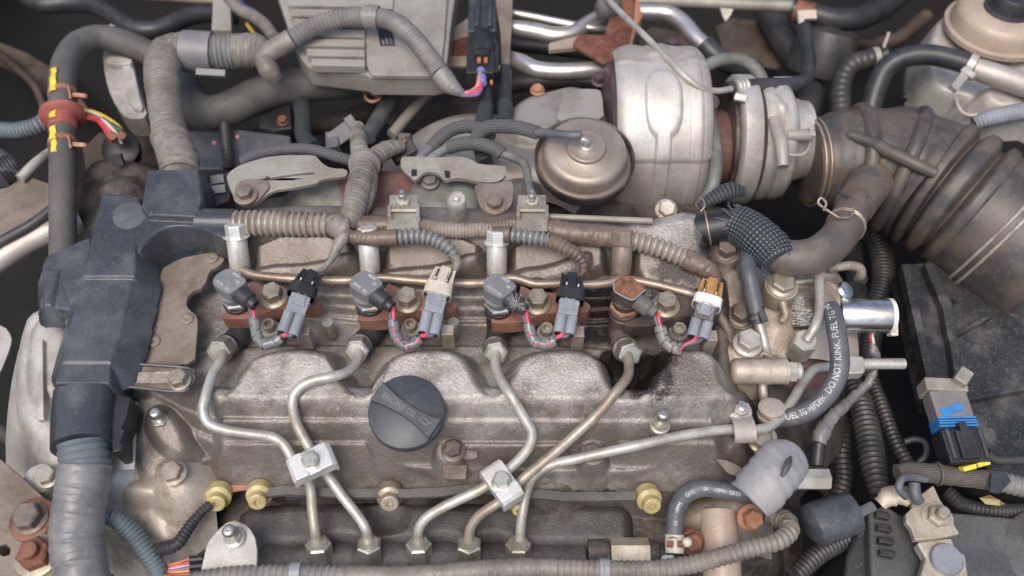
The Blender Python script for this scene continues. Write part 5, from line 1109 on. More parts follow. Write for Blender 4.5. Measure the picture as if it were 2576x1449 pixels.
hose('conduit', 'pale blue-grey corrugated conduit below the brake unit', 'conduit', [(2450, 312, -64, 18), (2480, 300, -60, 22), (2530, 288, -58, 23), (2620, 274, -56, 23)], 22, 'grey_plastic', ridge=(9, 3))
t = thing('cable_loop', 'thin pale cable looping under the brake unit', 'cable', (2420, 260, -80)); p, rr = world_tube([(2405, 235, -84, 4), (2408, 262, -82, 4), (2425, 285, -80, 4), (2450, 290, -78, 4), (2480, 275, -78, 4), (2530, 248, -78, 4)], 4); g = G(); g.tube(p, rr, 8); part('cable', g, 'cream', t)
# ------------------------------------------------------------------ intake boot and breather hose
ib = thing('intake_boot', 'large ribbed black rubber intake boot, brown with dust, between turbo and air box', 'intake boot', (2250, 560, -130))
Lb = [(2030, 408, -68, 104), (2062, 406, -68, 110), (2085, 405, -68, 120), (2120, 404, -68, 126), (2150, 406, -68, 134), (2180, 408, -68, 134), (2205, 412, -68, 140), (2235, 418, -68, 152), (2262, 426, -68, 154), (2290, 437, -68, 152), (2318, 450, -68, 158), (2345, 468, -68, 162)]
p, rr = world_tube(Lb, 100); g = G(); g.tube(p, rr, 56, step=2.5); part('elbow', g, 'boot_rubber', ib)
for i in (4, 8):
    k = (p[i+1]-p[i-1]).normalized(); g = G(); r0 = rr[i]; x, y = perp(k)
    g.tube([p[i]+(x*math.cos(a)+y*math.sin(a))*(r0-2.6) for a in np.linspace(0, 2*math.pi, 41)], 7.2, 12, step=4); part('hoop_rib', g, 'boot_rubber', ib)
q0, q1 = P(2138, 340, -25), P(2352, 436, -20); g = G(); g.tube([q0, P(2190, 358, -22), P(2240, 382, -19), P(2300, 412, -18), q1], [5.2, 5.8, 5.8, 5.6, 5.2], 14); g.lathe(q0-Z*3, Z, [(0, 4.5), (5, 4), (6, 2)], 12); part('long_rib', g, 'boot_rubber', ib)
Lc = [(2325, 452, -68, 166), (2360, 471, -68, 170), (2395, 492, -68, 172), (2430, 515, -69, 172), (2452, 530, -70, 170)]
p, rr = world_tube(Lc, 165); g = G(); g.tube(p, rr, 64, ridge=(18.5, 10.0, 3), step=1.1); part('bellows', g, 'boot_rubber', ib)
Ld = [(2446, 526, -70, 164), (2490, 560, -72, 170), (2560, 615, -76, 170), (2640, 680, -80, 166)]
p, rr = world_tube(Ld, 165); g = G(); g.tube(p, rr, 64); part('cuff', g, 'boot_rubber', ib)
for f in (.28, .52):
    c = p[1]*(1-f)+p[2]*f; k = (p[2]-p[1]).normalized(); x, y = perp(k); g = G()
    g.tube([c+(x*math.cos(a)+y*math.sin(a))*(rr[1]+.8) for a in np.linspace(0, 2*math.pi, 61)], 1.5, 8, step=3); part('wire_clamp', g, 'cast_warm', ib)
# wire clamp at the turbo end
wc = thing('wire_clamp', 'rusty double wire hose clamp at the turbo end of the intake boot', 'clamp', (2030, 440, -90)); p, rr = world_tube(Lb, 100); k = (p[1]-p[0]).normalized(); x, y = perp(k)
for d in (-2, 3):
    g = G(); c = p[0]+k*(4+d); g.tube([c+(x*math.cos(a)+y*math.sin(a))*(rr[0]+2.2) for a in np.linspace(0, 2*math.pi, 61)], 1.3, 8, step=3); part('wire_hoop', g, 'brass', wc)
g = G(); g.tube(pts3([(2020, 296, -40), (2046, 330, -34), (2030, 345, -30), (2000, 350, -30)]), 1.4, 8); g.tube(pts3([(2045, 345, -32), (2020, 388, -28), (1965, 388, -28)]), 1.4, 8); part('wire_tail', g, 'cast_clean', wc)
oc = thing('outlet_casting', 'brown oily breather outlet casting at the rear of the valve cover', 'casting', (1680, 640, -10))
relief('casting', 'cast', oc, [([(1540, 600, 2), (1580, 560, 4), (1650, 552, 8), (1748, 528, 12), (1765, 560, 12), (1778, 640, 6), (1760, 660, 2), (1640, 625, 4), (1590, 610, 2)], 7, 1.6, 1)], 1.1, -30, oil=[[(1760, 540, 10), (1800, 540, 10), (1800, 640, 10), (1765, 620, 10)]])
hose('steel_tube', 'straight dusty steel rod lying behind the brown conduit', 'tube', [(1380, 545, 14), (1450, 548, 14), (1540, 552, 12), (1640, 556, 10)], 8, 'olive')
t = thing('breather_pipe', 'oily black breather pipe with a wire clip leaving the outlet casting', 'pipe', (1800, 600, -10)); p, rr = world_tube([(1745, 582, -4, 45), (1780, 575, -2, 44), (1820, 568, 2, 42), (1860, 566, 4, 42), (1900, 585, 4, 42)], 42); g = G(); g.tube(p, rr, 28); part('pipe_wall', g, 'plastic_black', t)
q = p[1]; k = (p[2]-p[0]).normalized(); x, y = perp(k); g = G(); g.tube([q+(x*math.cos(a)+y*math.sin(a))*(rr[1]+.6) for a in np.linspace(0, 2*math.pi, 41)], .9, 8, step=3); g.tube(pts3([(1762, 532, 16), (1772, 520, 18), (1768, 502, 18), (1758, 500, 16)]), .9, 8); part('wire_clip', g, 'brass', t)
bs = thing('mesh_sleeve', 'frayed black herringbone mesh sleeve round the breather hose', 'sleeve', (1900, 640, -10)); p, rr = world_tube([(1845, 562, 4, 48), (1880, 578, 6, 52), (1915, 606, 8, 54), (1950, 642, 8, 52), (1962, 660, 8, 48)], 50)
g = G(); g.tube(p, rr, 40, step=1.5, wob=.02); part('sleeve', g, 'braid_dark', bs)
rnd = random.Random(11)
for end, dr in ((0, -1), (-1, 1)):
    g = G()
    k = (p[1]-p[0] if end == 0 else p[-1]-p[-2]).normalized()*dr; x, y = perp(k)
    for j in range(42):
        a = rnd.random()*2*math.pi; b = p[end]+(x*math.cos(a)+y*math.sin(a))*rr[end]; d = (k*1.0+Vector((rnd.gauss(0, .5), rnd.gauss(0, .5), rnd.gauss(0, .4)))).normalized(); ln = 3+6*rnd.random()
        g.tube([b-k*2, b+d*ln*.5, b+d*ln+Vector((rnd.gauss(0, 1.3), rnd.gauss(0, 1.3), 0))], .28, 4, step=2.5)
    part('frayed_end', g, 'slate', bs)
hose('mesh_sleeve', 'flattened dark mesh sleeve beside the compressor bottom', 'sleeve', [(1760, 520, -20, 12), (1800, 495, -14, 20), (1840, 478, -10, 22), (1872, 482, -12, 14)], 20, 'braid_dark', squash=(.7, 1))
bh = thing('breather_hose', 'smooth brown rubber elbow hose joining the intake boot', 'hose', (2040, 660, -30))
Lh = [(1930, 632, 4, 44), (1965, 645, 6, 45), (2005, 650, 8, 46), (2050, 642, 8, 46), (2095, 612, 2, 46), (2125, 572, -6, 45), (2142, 535, -14, 44), (2160, 505, -24, 44)]
p, rr = world_tube(Lh, 45); g = G(); g.tube(p, rr, 36); part('hose_wall', g, 'rubber_brown', bh)
q = p[5]; k = (p[6]-p[4]).normalized(); x, y = perp(k); g = G()
for d in (-1.3, 1.3): g.tube([q+k*(3+d)+(x*math.cos(a)+y*math.sin(a))*(rr[5]+.6) for a in np.linspace(0, 2*math.pi, 41)], .9, 8, step=3)
g.tube(pts3([(2072, 530, 16), (2078, 510, 20), (2065, 498, 20), (2058, 510, 18), (2075, 525, 16), (2110, 548, 14)]), 1.1, 8); g.tube(pts3([(2110, 548, 14), (2140, 545, 12), (2148, 522, 14)]), 1.1, 8); part('wire_clip', g, 'brass', bh)
sp = thing('boot_spigot', 'ribbed rubber spigot of the intake boot with a sprung clip', 'spigot', (2160, 520, -50)); p, rr = world_tube([(2150, 518, -18, 50), (2163, 500, -26, 50), (2180, 475, -38, 52), (2200, 450, -52, 56)], 50); g = G(); g.tube(p, rr, 32, ridge=(9, 2.4)); part('ribbed_collar', g, 'boot_rubber', sp)
g = G(); g.tube(pts3([(2112, 460, -4), (2110, 478, 0), (2120, 488, 0), (2170, 505, -4), (2182, 495, -6)]), 1.3, 8); part('spring_clip', g, 'conduit_dark', sp)

# ------------------------------------------------------------------ fuel pump end
fq = lambda L: [(1786+q[0]/3.84, 603.8+q[1]/3.84)+tuple(q[2:]) for q in L]
fp = thing('fuel_pump', 'dusty aluminium high pressure fuel pump with engraved part numbers', 'fuel pump', (1980, 900, -80))
rel = lambda L, r, s, c=2: (fq(L), r, s, c)
relief('body', 'cast_warm', fp, [
    rel([(150, 200, -34), (420, 180, -34), (700, 320, -34), (1000, 350, -36), (1260, 430, -38), (1270, 860, -42), (1130, 1010, -46), (780, 900, -46), (560, 920, -46), (420, 760, -44), (170, 640, -40)], 10, 1.2),
    rel([(520, 420, -24), (800, 520, -24), (1090, 540, -25), (1090, 850, -30), (800, 900, -32), (560, 880, -30)], 16, .8),
    rel([(830, 240, -22), (1180, 170, -22), (1190, 330, -22), (1000, 340, -22), (830, 330, -22)], 6, 1.6),
    rel([(170, 280, -22), (300, 270, -22), (330, 560, -24), (200, 660, -24), (160, 600, -24)], 4, 1.6)], 1.1, -110)
relief('lower_flange', 'red_cast', fp, [rel([(600, 1000, -52), (1150, 1010, -52), (1150, 1230, -56), (900, 1440, -60), (560, 1440, -60), (440, 1100, -52)], 8, 1.4)], 1.6, -110)
lp = fq([(812, 545), (1012, 560), (985, 840), (822, 835)]); 
g = G(); q = [P(u, v, -22.5) for u, v in lp]; g.prism(q, Z*-4); dp = part('data_panel', g, 'bolt_dark', fp, bevel=.4)
g = G(); xd = (q[0]-q[3]).normalized(); yd = Z.cross(xd)
for i, s_ in enumerate(('22100-0R020', 'HU294000-0354', 'D9H', '05424')):
    b = P(*fq([(882+i*38, 830)])[0], -22.5); ln = (q[0]-q[3]).length; w_ = max(p_[0] for p_ in mesh_text(s_)[0]); sz = 10.2; fit = {0: .97, 1: .97}.get(i)
    text_plane(g, s_, b, xd, yd, 9.6 if i != 1 else 8.4, .15, (ln*.95/(w_*(9.6 if i != 1 else 8.4))) if fit else .62)
part('lettering', g, 'print_white', dp)
def fbolt(x, y, z, r, h, fl, m='bolt', fh=2, pil=0, root=None):
    u, v = fq([(x, y)])[0]; a = P(u, v, z)
    if pil: g = G(); g.lathe(a-Z*pil, Z, [(0, fl*1.15), (pil, fl*1.1)], 24); part('boss', g, 'cast_warm', root or fp)
    bolt(root or fp, a, Z, r, h, fl, fh, m, .35)
fbolt(150, 120, -12, 7.5, 8, 9.5, 'bolt_dark', 2, 16); fbolt(290, 740, -26, 8, 8, 10, 'bolt_dark', 2, 12); fbolt(690, 440, -8, 9.4, 5, 11.5, 'bolt', 3, 14)
hose('rubber_hose', 'dark grey fuel hose hanging straight down from the mesh sleeve', 'hose', fq([(365, 150, 0, 20), (370, 300, 4, 21), (395, 450, 0, 21), (430, 600, -6, 20), (455, 760, -12, 19), (460, 800, -14, 17)]), 20, 'slate')
t = thing('hose_clip', 'black strap clip at the lower end of the dark grey fuel hose', 'clip', fq([(450, 720)])[0]+(-12,)); p, rr = world_tube(fq([(442, 655, -9, 23), (452, 720, -11, 23), (462, 800, -14, 22)]), 23); g = G(); g.tube(p, rr, 26, ridge=(5.4, .9)); g.beam(P(*fq([(490, 690)])[0], -4), P(*fq([(530, 790)])[0], -6), 2.5, 2.5); part('band', g, 'rubber', t)
hose('steel_tube', 'straight steel tube running down from the strap clip to the relief valve', 'tube', fq([(465, 780, -14), (500, 900, -18), (540, 1060, -24), (560, 1150, -34)]), 12, 'pipe_zinc')
hose('steel_tube', 'thick dull steel tube bending from the pump top down to a union nut', 'tube', fq([(1050, 230, -10), (1056, 420, -8), (1062, 600, -8), (1046, 740, -8), (1000, 860, -10), (935, 965, -16)]), 12, 'pipe_zinc')
hose('steel_tube', 'short shiny cross tube leaving the pump banjo bolt', 'tube', fq([(740, 420, -10), (850, 405, -10), (960, 390, -12), (1060, 385, -16)]), 9, 'zinc')
hose('steel_tube', 'thin dusty tube curling down from the pump banjo bolt', 'tube', fq([(690, 540, -12, 9), (705, 620, -14, 10), (730, 720, -18, 11), (700, 780, -22, 11)]), 10, 'cast_warm')
hose('steel_tube', 'hooked dusty tube ending in a black ribbed hose behind the pump', 'tube', fq([(1120, 265, -20, 16), (1250, 255, -22, 12), (1380, 250, -24, 12), (1450, 275, -26, 12), (1460, 330, -32, 12), (1430, 370, -44, 11)]), 12, 'cast_warm')
hose('conduit', 'black ribbed hose end below the hooked tube', 'conduit', fq([(1450, 360, -46, 20), (1400, 420, -56, 22), (1360, 520, -70, 20), (1380, 640, -85, 18)]), 20, 'rubber', ridge=(10, 3))
un = thing('union_nut', 'large hex union nut on the pump outlet tube', 'nut', fq([(860, 1050)])[0]+(-40,)); A, B = P(*fq([(840, 1090)])[0], -44), P(*fq([(930, 960)])[0], -18); ax = (B-A).normalized()
g = G(); g.hex(A, ax, 9.6, (B-A).length, .2, .12); g.lathe(B, ax, [(0, 8), (.6, 7.4), (.6, 4)], 24); part('hex_body', g, 'pipe_zinc', un, 25)
# solenoid canister
sc_ = thing('solenoid_can', 'shiny chrome solenoid canister with a white end ring', 'solenoid', (2180, 830, -70))
A, B = P(2106, 793, -36), P(2232, 795, -36); ax = (B-A).normalized(); k = S(A); rc_ = 44*k
g = G(); g.lathe(A, ax, [(0, rc_*.96), (1, rc_), ((B-A).length, rc_)], 56); part('can', g, 'chrome', sc_)
g = G(); g.lathe(B, ax, [(0, rc_*1.02), (3.2, rc_*1.02), (4, rc_*.9), (4, 0)], 48); part('end_ring', g, 'white', sc_)
g = G(); g.beam(B+ax*1+Vector((0, -9, -6)), B+ax*7+Vector((0, -9, -6)), 5, 5); part('end_tab', g, 'cream', sc_, bevel=1)
pl_('mount_flange', fq([(1090, 380), (1180, 400), (1250, 440), (1270, 600), (1250, 680), (1100, 690), (1090, 520)]), -18, 12, sc_, 'cast_warm', 1.5, 1)
a = P(*fq([(1240, 480)])[0], -22); g = G(); g.lathe(a-Z*8, Vector((.5, -.1, .85)), [(0, 8), (10, 8), (12, 6.4), (12.5, 0)], 24); part('plug_screw', g, 'chrome', sc_)
wl = thing('wire_bundle', 'short red and white wires under the chrome canister with tape', 'wire', (2192, 870, -80))
for m, du in (('red_wire', 0), ('white', 5)):
    p, rr = world_tube([(2188+du, 835, -52, 4), (2190+du, 850, -54, 4), (2193+du, 866, -58, 4)], 4); g = G(); g.tube(p, rr, 8); part('wire', g, m, wl)
p, rr = world_tube([(2193, 862, -58, 8), (2198, 885, -62, 13), (2205, 905, -66, 11), (2185, 960, -74, 12), (2150, 995, -78, 13), (2110, 1035, -70, 14), (2075, 1070, -62, 14)], 12); g = G(); g.tube(p, rr, 14, tape=(8, 1.2), wob=.06); part('tape_wrap', g, 'tape_shiny', wl)
# lettered hose
LH = [(2078, 768, -14, 23), (2094, 785, -10, 23), (2104, 830, -8, 24), (2111, 880, -10, 24), (2112, 925, -14, 24), (2098, 968, -20, 24), (2066, 1010, -28, 24), (2022, 1040, -34, 24), (1975, 1052, -38, 24), (1930, 1050, -46, 23)]
lh = thing('fuel_hose', 'black fuel hose lettered DO NOT KINK looping below the chrome canister', 'hose', (2100, 950, -40)); p, rr = world_tube(LH, 24); g = G(); g.tube(p, rr, 28, step=1.5); hw = part('hose_wall', g, 'slate', lh)
total = smooth_path(p, rr, 1.5)[1][-1]
def fit_text(g, s_, s0, s1, size, ang, flip=False):
    w_ = max(q[0] for q in mesh_text(s_)[0]); text_tube(g, s_, LH, 24, s0, size, ang, flip, .12, abs(s1-s0)/(w_*size))
g = G(); fit_text(g, 'DO NOT KINK, FUEL TG >E', total*.60, total*.05, 7.2, .2, True); fit_text(g, 'FUEL TG >EPDM<', total*.90, total*.63, 6.8, .15, True); part('lettering', g, 'print_white', hw)
g = G(); q, qr = world_tube([(2072, 760, -16, 26), (2086, 776, -12, 26)], 26); g.tube(q, qr, 24); part('sleeve', g, 'cast_warm', lh)
t = thing('pipe_bracket', 'dull zinc strap bracket gripping the pump pipe end', 'bracket', (2150, 930, -70)); pl_('strap', fq([(1330, 1115), (1470, 1120), (1500, 1150), (1500, 1270), (1450, 1290), (1330, 1290)]), -50, 10, t, 'pipe_zinc', 1.2)
# relief valve
rv = thing('relief_valve', 'tan dusty cylindrical relief valve lying on its mounting block', 'valve', (1900, 960, -50))
relief('block', 'cast_warm', rv, [rel([(110, 1000, -22), (260, 1000, -20), (460, 1010, -20), (470, 1180, -22), (180, 1390, -30), (150, 1300, -28)], 5, 2)], 1, -70)
A, B = P(1836, 934, -28), P(1970, 934, -28); ax = (B-A).normalized(); k = S(A)
g = G(); g.lathe(A, ax, [(0, 20*k), (1.5, 29*k), (4, 33*k), (27, 33*k), (27.4, 34.4*k), (28.4, 34.4*k), (28.8, 33*k), (40, 33*k), (40.5, 34.5*k), (42, 34.5*k), (42.5, 26*k)], 40); part('barrel', g, 'cast_warm', rv)
g = G(); g.hex(A+ax*41.5, ax, 27*k, 8, .1); g.lathe(A+ax*49, ax, [(0, 22*k), (3, 22*k), (4.5, 18*k), (4.5, 0)], 28); part('hex_plug', g, 'cast_clean', rv, 25)
fbolt(360, 1010, -19, 9, 8, 11, 'cast_clean', 2.5, 0, rv)
g = G(); g.tube(pts3(fq([(490, 1130, -14), (510, 1095, -12), (560, 1110, -12), (600, 1130, -12), (650, 1120, -14)])), 1.1, 8); part('retainer_wire', g, 'brass', rv)
hose('steel_tube', 'dull steel tube dropping below the relief valve', 'tube', [(1918, 955, -36), (1920, 990, -40), (1925, 1030, -50)], 11, 'cast_warm')
t = thing('drain_fitting', 'small ribbed drain fitting behind the saddle strap', 'fitting', (1932, 1040, -50)); a = P(1938, 1055, -40); g = G(); g.lathe(a, Vector((-.1, .3, .9)), [(0, 9), (3, 10), (6, 10), (7, 8), (9, 8), (10, 9.6), (13, 9.6), (14, 7), (14, 0)], 24); part('cup', g, 'cast_warm', t)
t = thing('flange_bolt', 'hex bolt at the cover corner under the pump pipe', 'bolt', (1912, 1115, -40)); bolt(t, P(1912, 1112, -36), Z, 7.2, 7, 9, 2, 'bolt'); g = G(); g.lathe(P(1912, 1112, -46), Z, [(0, 11), (10, 10)], 20); part('boss', g, 'cast', t)
dk = thing('pump_drive_cover', 'brown dusty casting filling the pump end of the engine', 'cover', (1860, 900, -90))
relief('casting', 'cast_dark', dk, [([(1790, 600, -40), (1900, 590, -40), (2090, 660, -60), (2110, 960, -70), (1980, 1090, -70), (1880, 1140, -56), (1800, 1140, -44)], 8, 1.6, 1),
     ([(1798, 690, -16), (1826, 700, -16), (1836, 900, -20), (1850, 980, -24), (1880, 985, -24), (1888, 1130, -32), (1820, 1120, -30), (1806, 900, -22)], 4, 2, 1)], 1.4, -130)

# ------------------------------------------------------------------ lower right: boot, coolant outlet, hoses
gb = thing('rubber_boot', 'worn grey rubber boot open at one end over the coolant hose', 'boot', (1940, 1250, -60))
p, rr = world_tube([(1888, 1258, -24, 62), (1915, 1228, -20, 64), (1945, 1192, -18, 67), (1968, 1163, -18, 64), (1984, 1142, -19, 52), (1991, 1133, -20, 36), (1994, 1129, -20, 14)], 60); g = G(); g.tube(p, rr, 40, squash=(.72, 1.0), cap=False, wob=.035); o = part('sleeve', g, 'sleeve_grey', gb); md = o.modifiers.new('thick', 'SOLIDIFY'); md.thickness = .0025; md.offset = -1
p, rr = world_tube([(1966, 1200, -2, 3), (1974, 1185, 0, 8), (1983, 1165, 1, 9), (1990, 1148, -1, 3)], 6); g = G(); g.tube(p, rr, 14, squash=(.5, 1)); part('slit_shade', g, 'conduit_dark', gb)  # dark solid strip, coloured as the shade inside an open slit
hx = thing('hex_standoff', 'long pale hex standoff behind the grey rubber boot', 'standoff', (2040, 1220, -70)); A, B = P(1985, 1206, -50), P(2085, 1206, -50); g = G(); g.hex(A, B-A, 28*S(A), (B-A).length, .26, .04, ref=Z); part('hex_bar', g, 'pipe_zinc', hx, 20)
ch = thing('coolant_hose', 'dark grey hose printed GK02 curving into the grey rubber boot', 'hose', (1700, 1300, -60)); LC = [(1696, 1358, -50, 20), (1698, 1312, -48, 21), (1705, 1275, -46, 22), (1728, 1243, -44, 22), (1768, 1228, -42, 22), (1820, 1234, -40, 22), (1870, 1240, -36, 22), (1915, 1228, -30, 22)]
p, rr = world_tube(LC, 22); g = G(); g.tube(p, rr, 26, step=1.5); hw = part('hose_wall', g, 'slate', ch); g = G(); tot = smooth_path(p, rr, 1.5)[1][-1]
for s_, f0 in (('04', .10), ('>FPM', .20), ('GK02', .36), ('04', .53), ('>FPM<', .62), ('GK02', .75), ('04', .92)): text_tube(g, s_, LC, 22, tot*f0, 4.2, .1, False, .12, .8)
part('lettering', g, 'print_white', hw)
t = thing('hose_clip', 'cream stained spring clip on the hose printed GK02', 'clip', (1697, 1380, -56)); p, rr = world_tube([(1697, 1344, -50, 24), (1697, 1365, -52, 24), (1697, 1392, -54, 23)], 24); g = G(); g.tube(p, rr, 26); g.sphere(P(1728, 1364, -44), 3.6, 12, 8); part('band', g, 'cream', t); g = G(); g.beam(P(1686, 1362, -43.5), P(1686, 1376, -43.5), 2, 1); g.beam(P(1712, 1362, -43.5), P(1712, 1376, -43.5), 2, 1); part('window', g, 'rust', t)
hose('hose_nipple', 'black nipple below the cream spring clip', 'nipple', [(1697, 1385, -54), (1698, 1415, -60), (1690, 1440, -66)], 17, 'rubber')
th = thing('coolant_outlet', 'rusty brown cast coolant outlet with a vertical pipe', 'outlet', (1810, 1400, -90))
relief('flange', 'brown_plate', th, [([(1730, 1290, -60), (1770, 1262, -58), (1850, 1240, -54), (1915, 1255, -52), (1915, 1310, -54), (1870, 1330, -58), (1760, 1320, -62)], 7, 1.6, 2)], 1.1, -100)
g = G(); g.tube(pts3([(1806, 1290, -64), (1810, 1350, -66), (1815, 1420, -72), (1820, 1500, -80)]), [14, 13.6, 13.6, 13.6], 32); part('pipe', g, 'reservoir', th)
bolt(th, P(1884, 1300, -50), Vector((.2, -.5, .8)), 7, 7, 9.5, 2.5, 'rust_light'); bolt(th, P(1740, 1362, -62), Vector((0, -.4, .9)), 7, 6, 9, 2, 'rust')
bc = thing('conduit', 'long dusty taped conduit snaking along the bottom edge', 'conduit', (1400, 1440, -60))
LB = [(480, 1462, -46), (560, 1450, -46), (640, 1444, -46), (740, 1441, -46), (860, 1446, -46), (1000, 1449, -46), (1140, 1440, -46), (1280, 1428, -44), (1400, 1428, -44), (1520, 1432, -44), (1640, 1432, -42), (1740, 1420, -40), (1830, 1396, -36), (1900, 1376, -34), (1960, 1360, -34), (1988, 1338, -36), (1980, 1312, -42), (1945, 1296, -50), (1915, 1270, -60)]
p, rr = world_tube(LB, 24)
g = G(); g.tube(p[:5], rr[:5], 26, ridge=(4.4, 1.4)); part('corrugated_tube', g, 'conduit_grey', bc)
g = G(); g.tube(p[4:9], [x*1.03 for x in rr[4:9]], 26, tape=(3.4, .7), wob=.01); part('tape_wrap', g, 'tape', bc)
g = G(); g.tube(p[8:16], rr[8:16], 26, ridge=(4.0, .9)); part('corrugated_tail', g, 'tape', bc); g = G(); g.tube(p[15:], [x*1.02 for x in rr[15:]], 26, tape=(3.6, .9), wob=.02); part('tape_tail', g, 'tape', bc)
for u, v in ((745, 1441), (1521, 1432)):
    q, qr = world_tube([(u-13, v, -45, 27), (u+13, v, -45, 27)], 27); g = G(); g.tube(q, qr, 24); part('clip_band', g, 'grey_plastic', bc)
t = thing('grey_clip', 'pale grey plastic clip standing behind the bottom conduit', 'clip', (1680, 1420, -56)); pl_('clip', [(1655, 1415), (1668, 1395), (1695, 1395), (1705, 1420), (1690, 1425)], -40, 8, t, 'grey_plastic', 1)

# ------------------------------------------------------------------ fuel rail, manifold, glow plugs
rl = thing('fuel_rail', 'dirty dark steel fuel rail carrying five union nuts', 'fuel rail', (1000, 1420, -100))
g = G(); g.tube(pts3([(670, 1405, -84), (900, 1405, -84), (1200, 1405, -84), (1470, 1408, -84)]), 12.5, 28); part('barrel', g, 'manifold', rl)
for a, b in ((672, 985), (1000, 1120), (1130, 1240), (1250, 1460)):
    pl_('land', [(a, 1376), (a+14, 1362), (b-14, 1362), (b, 1376), (b, 1425), (a+6, 1430)], -76, 16, rl, 'manifold', 2.5, 1)
ax = Vector((0, .36, .93)).normalized()
for i, u in enumerate((800, 928, 1053, 1180, 1304)):
    T_ = P(u, 1366, -58); g = G(); g.hex(T_-ax*18, ax, 9.2, 18, .5*i+.1, .1); g.lathe(T_, ax, [(-.3, 7.2), (.6, 6.6), (.6, 4)], 24); part('union_nut', g, 'zinc' if i < 4 else 'bolt', rl, 25)
    g = G(); g.lathe(T_-ax*26, ax, [(0, 9.6), (8, 9.2), (9.5, 7)], 24); part('port', g, 'manifold', rl)
t = thing('rail_sensor', 'oily brown hex pressure sensor at the end of the rail', 'sensor', (1620, 1400, -90))
A = P(1535, 1392, -74); g = G(); g.hex(A, Vector((1, 0, 0)), 11, 28, .3, .06); part('hex_body', g, 'lead', t, 20); g = G(); g.lathe(A+Vector((28, 0, 0)), Vector((1, 0, 0)), [(0, 9), (6, 9), (7, 7), (14, 7)], 24); part('neck', g, 'cast_dark', t); g = G(); g.lathe(A-Vector((16, 0, 0)), Vector((1, 0, 0)), [(0, 10), (12, 10), (16, 8)], 24); part('stub', g, 'cast_dark', t)
im = thing('intake_manifold', 'dark grey plastic intake manifold with scalloped edge below the cover', 'manifold', (1100, 1350, -110))
scal = []
for c0 in (860, 990, 1115, 1240):
    scal += [(c0-48, 1366), (c0-30, 1352), (c0, 1346), (c0+30, 1352), (c0+48, 1366)]
out = [(600, 1300), (640, 1272), (960, 1268), (1240, 1272), (1560, 1270), (1580, 1285), (1582, 1350), (1560, 1366), (1330, 1366)]+list(reversed([(u, v) for u, v in scal]))+[(700, 1366), (620, 1362)]
relief('shell', 'manifold', im, [([(u, v, -70) for u, v in out], 6, 2.2, 1)], 1.1, -110, pits=[([(945, 1280, -78), (1010, 1280, -78), (1000, 1330, -78), (960, 1330, -78)], 6, .8, 2)])
gl = thing('glow_plug_bus', 'flat dark grey busbar linking the ivory glow plug caps', 'busbar', (1100, 1250, -70))
g = G(); q = [(668, 1238), (720, 1232), (800, 1236), (880, 1240), (955, 1240), (1010, 1240), (1100, 1238), (1200, 1226), (1300, 1236), (1420, 1248), (1520, 1248), (1600, 1246)]
top = [P(u, v-11, -47) for u, v in q]; bot = [P(u, v+11, -47) for u, v in q]; g.prism(top+bot[::-1], Z*-4); part('strip', g, 'rubber_grey', gl, bevel=.8)
for i, (u, v, lab) in enumerate(((550, 1256, 'bright ivory glow plug cap at the end of the copper strap'), (652, 1252, 'ivory glow plug cap at the middle of the copper strap'), (980, 1256, 'grease stained ivory glow plug cap between the fuel pipe clamps'), (1632, 1262, 'ivory glow plug cap at the busbar end near the printed hose'), (1300, 1272, 'half hidden ivory cap behind the pump pipe'))):
    t = thing('glow_plug', lab, 'glow plug', (u, v+10, -66), 'ivory capped glow plugs'); a = P(u, v-8, -52); d = Vector((.12, -.80, .58)).normalized(); s_ = 1.0 if i != 4 else .7
    g = G(); g.lathe(a-d*8, d, [(0, 7*s_), (2, 9.2*s_), (10, 9.2*s_), (11.5, 7.6*s_), (12, 6*s_)], 28); part('skirt', g, 'bolt' if i == 2 else 'ivory', t)
    g = G(); g.lathe(a+d*3.6, d, [(0, 6*s_), (2, 6.4*s_), (6, 6.4*s_), (6.8, 5.4*s_), (6.8, 2.6*s_), (4.5, 2.2*s_), (4.5, 0)], 24); part('tip', g, 'lead' if i == 2 else 'ivory', t)
cs2 = thing('copper_strap', 'bent copper strap between the first two ivory caps', 'strap', (610, 1230, -64))
pl_('strap', [(535, 1225), (560, 1205), (600, 1200), (620, 1190), (660, 1188), (678, 1205), (680, 1240), (640, 1235), (610, 1232), (570, 1240), (545, 1250)], -54, 2.5, cs2, 'rust_light', .5, 1)
t = thing('hanging_tab', 'small bolted steel tab hanging below the oil filler neck', 'tab', (1145, 1190, -45)); pl_('tab', [(1112, 1168), (1176, 1168), (1172, 1204), (1118, 1204)], -34, 4, t, 'brown_plate', .8); pl_('ear', [(1165, 1130), (1200, 1135), (1202, 1150), (1180, 1156), (1160, 1150)], -28, 3, t, 'brown_plate', .6)
for lab, u0, u1, z in (('slate plastic cover block behind the left pipe clamp', 715, 915, -66), ('slate plastic cover block beside the diagonal brown pipe', 1478, 1560, -66)):
    t = thing('cover_block', lab, 'block', (u0, 1240, -80)); pl_('block', [(u0, 1205), (u0+12, 1194), (u1-14, 1194), (u1, 1206), (u1, 1248), (u0-4, 1250)], z, 12, t, 'slate', 2)
t = thing('heat_tab', 'thin curved steel tab beside the grey rubber boot', 'tab', (1840, 1190, -50)); pl_('tab', [(1798, 1152), (1840, 1160), (1878, 1185), (1862, 1198), (1832, 1192), (1815, 1170)], -36, 1.5, t, 'brown_plate', .4, 1)

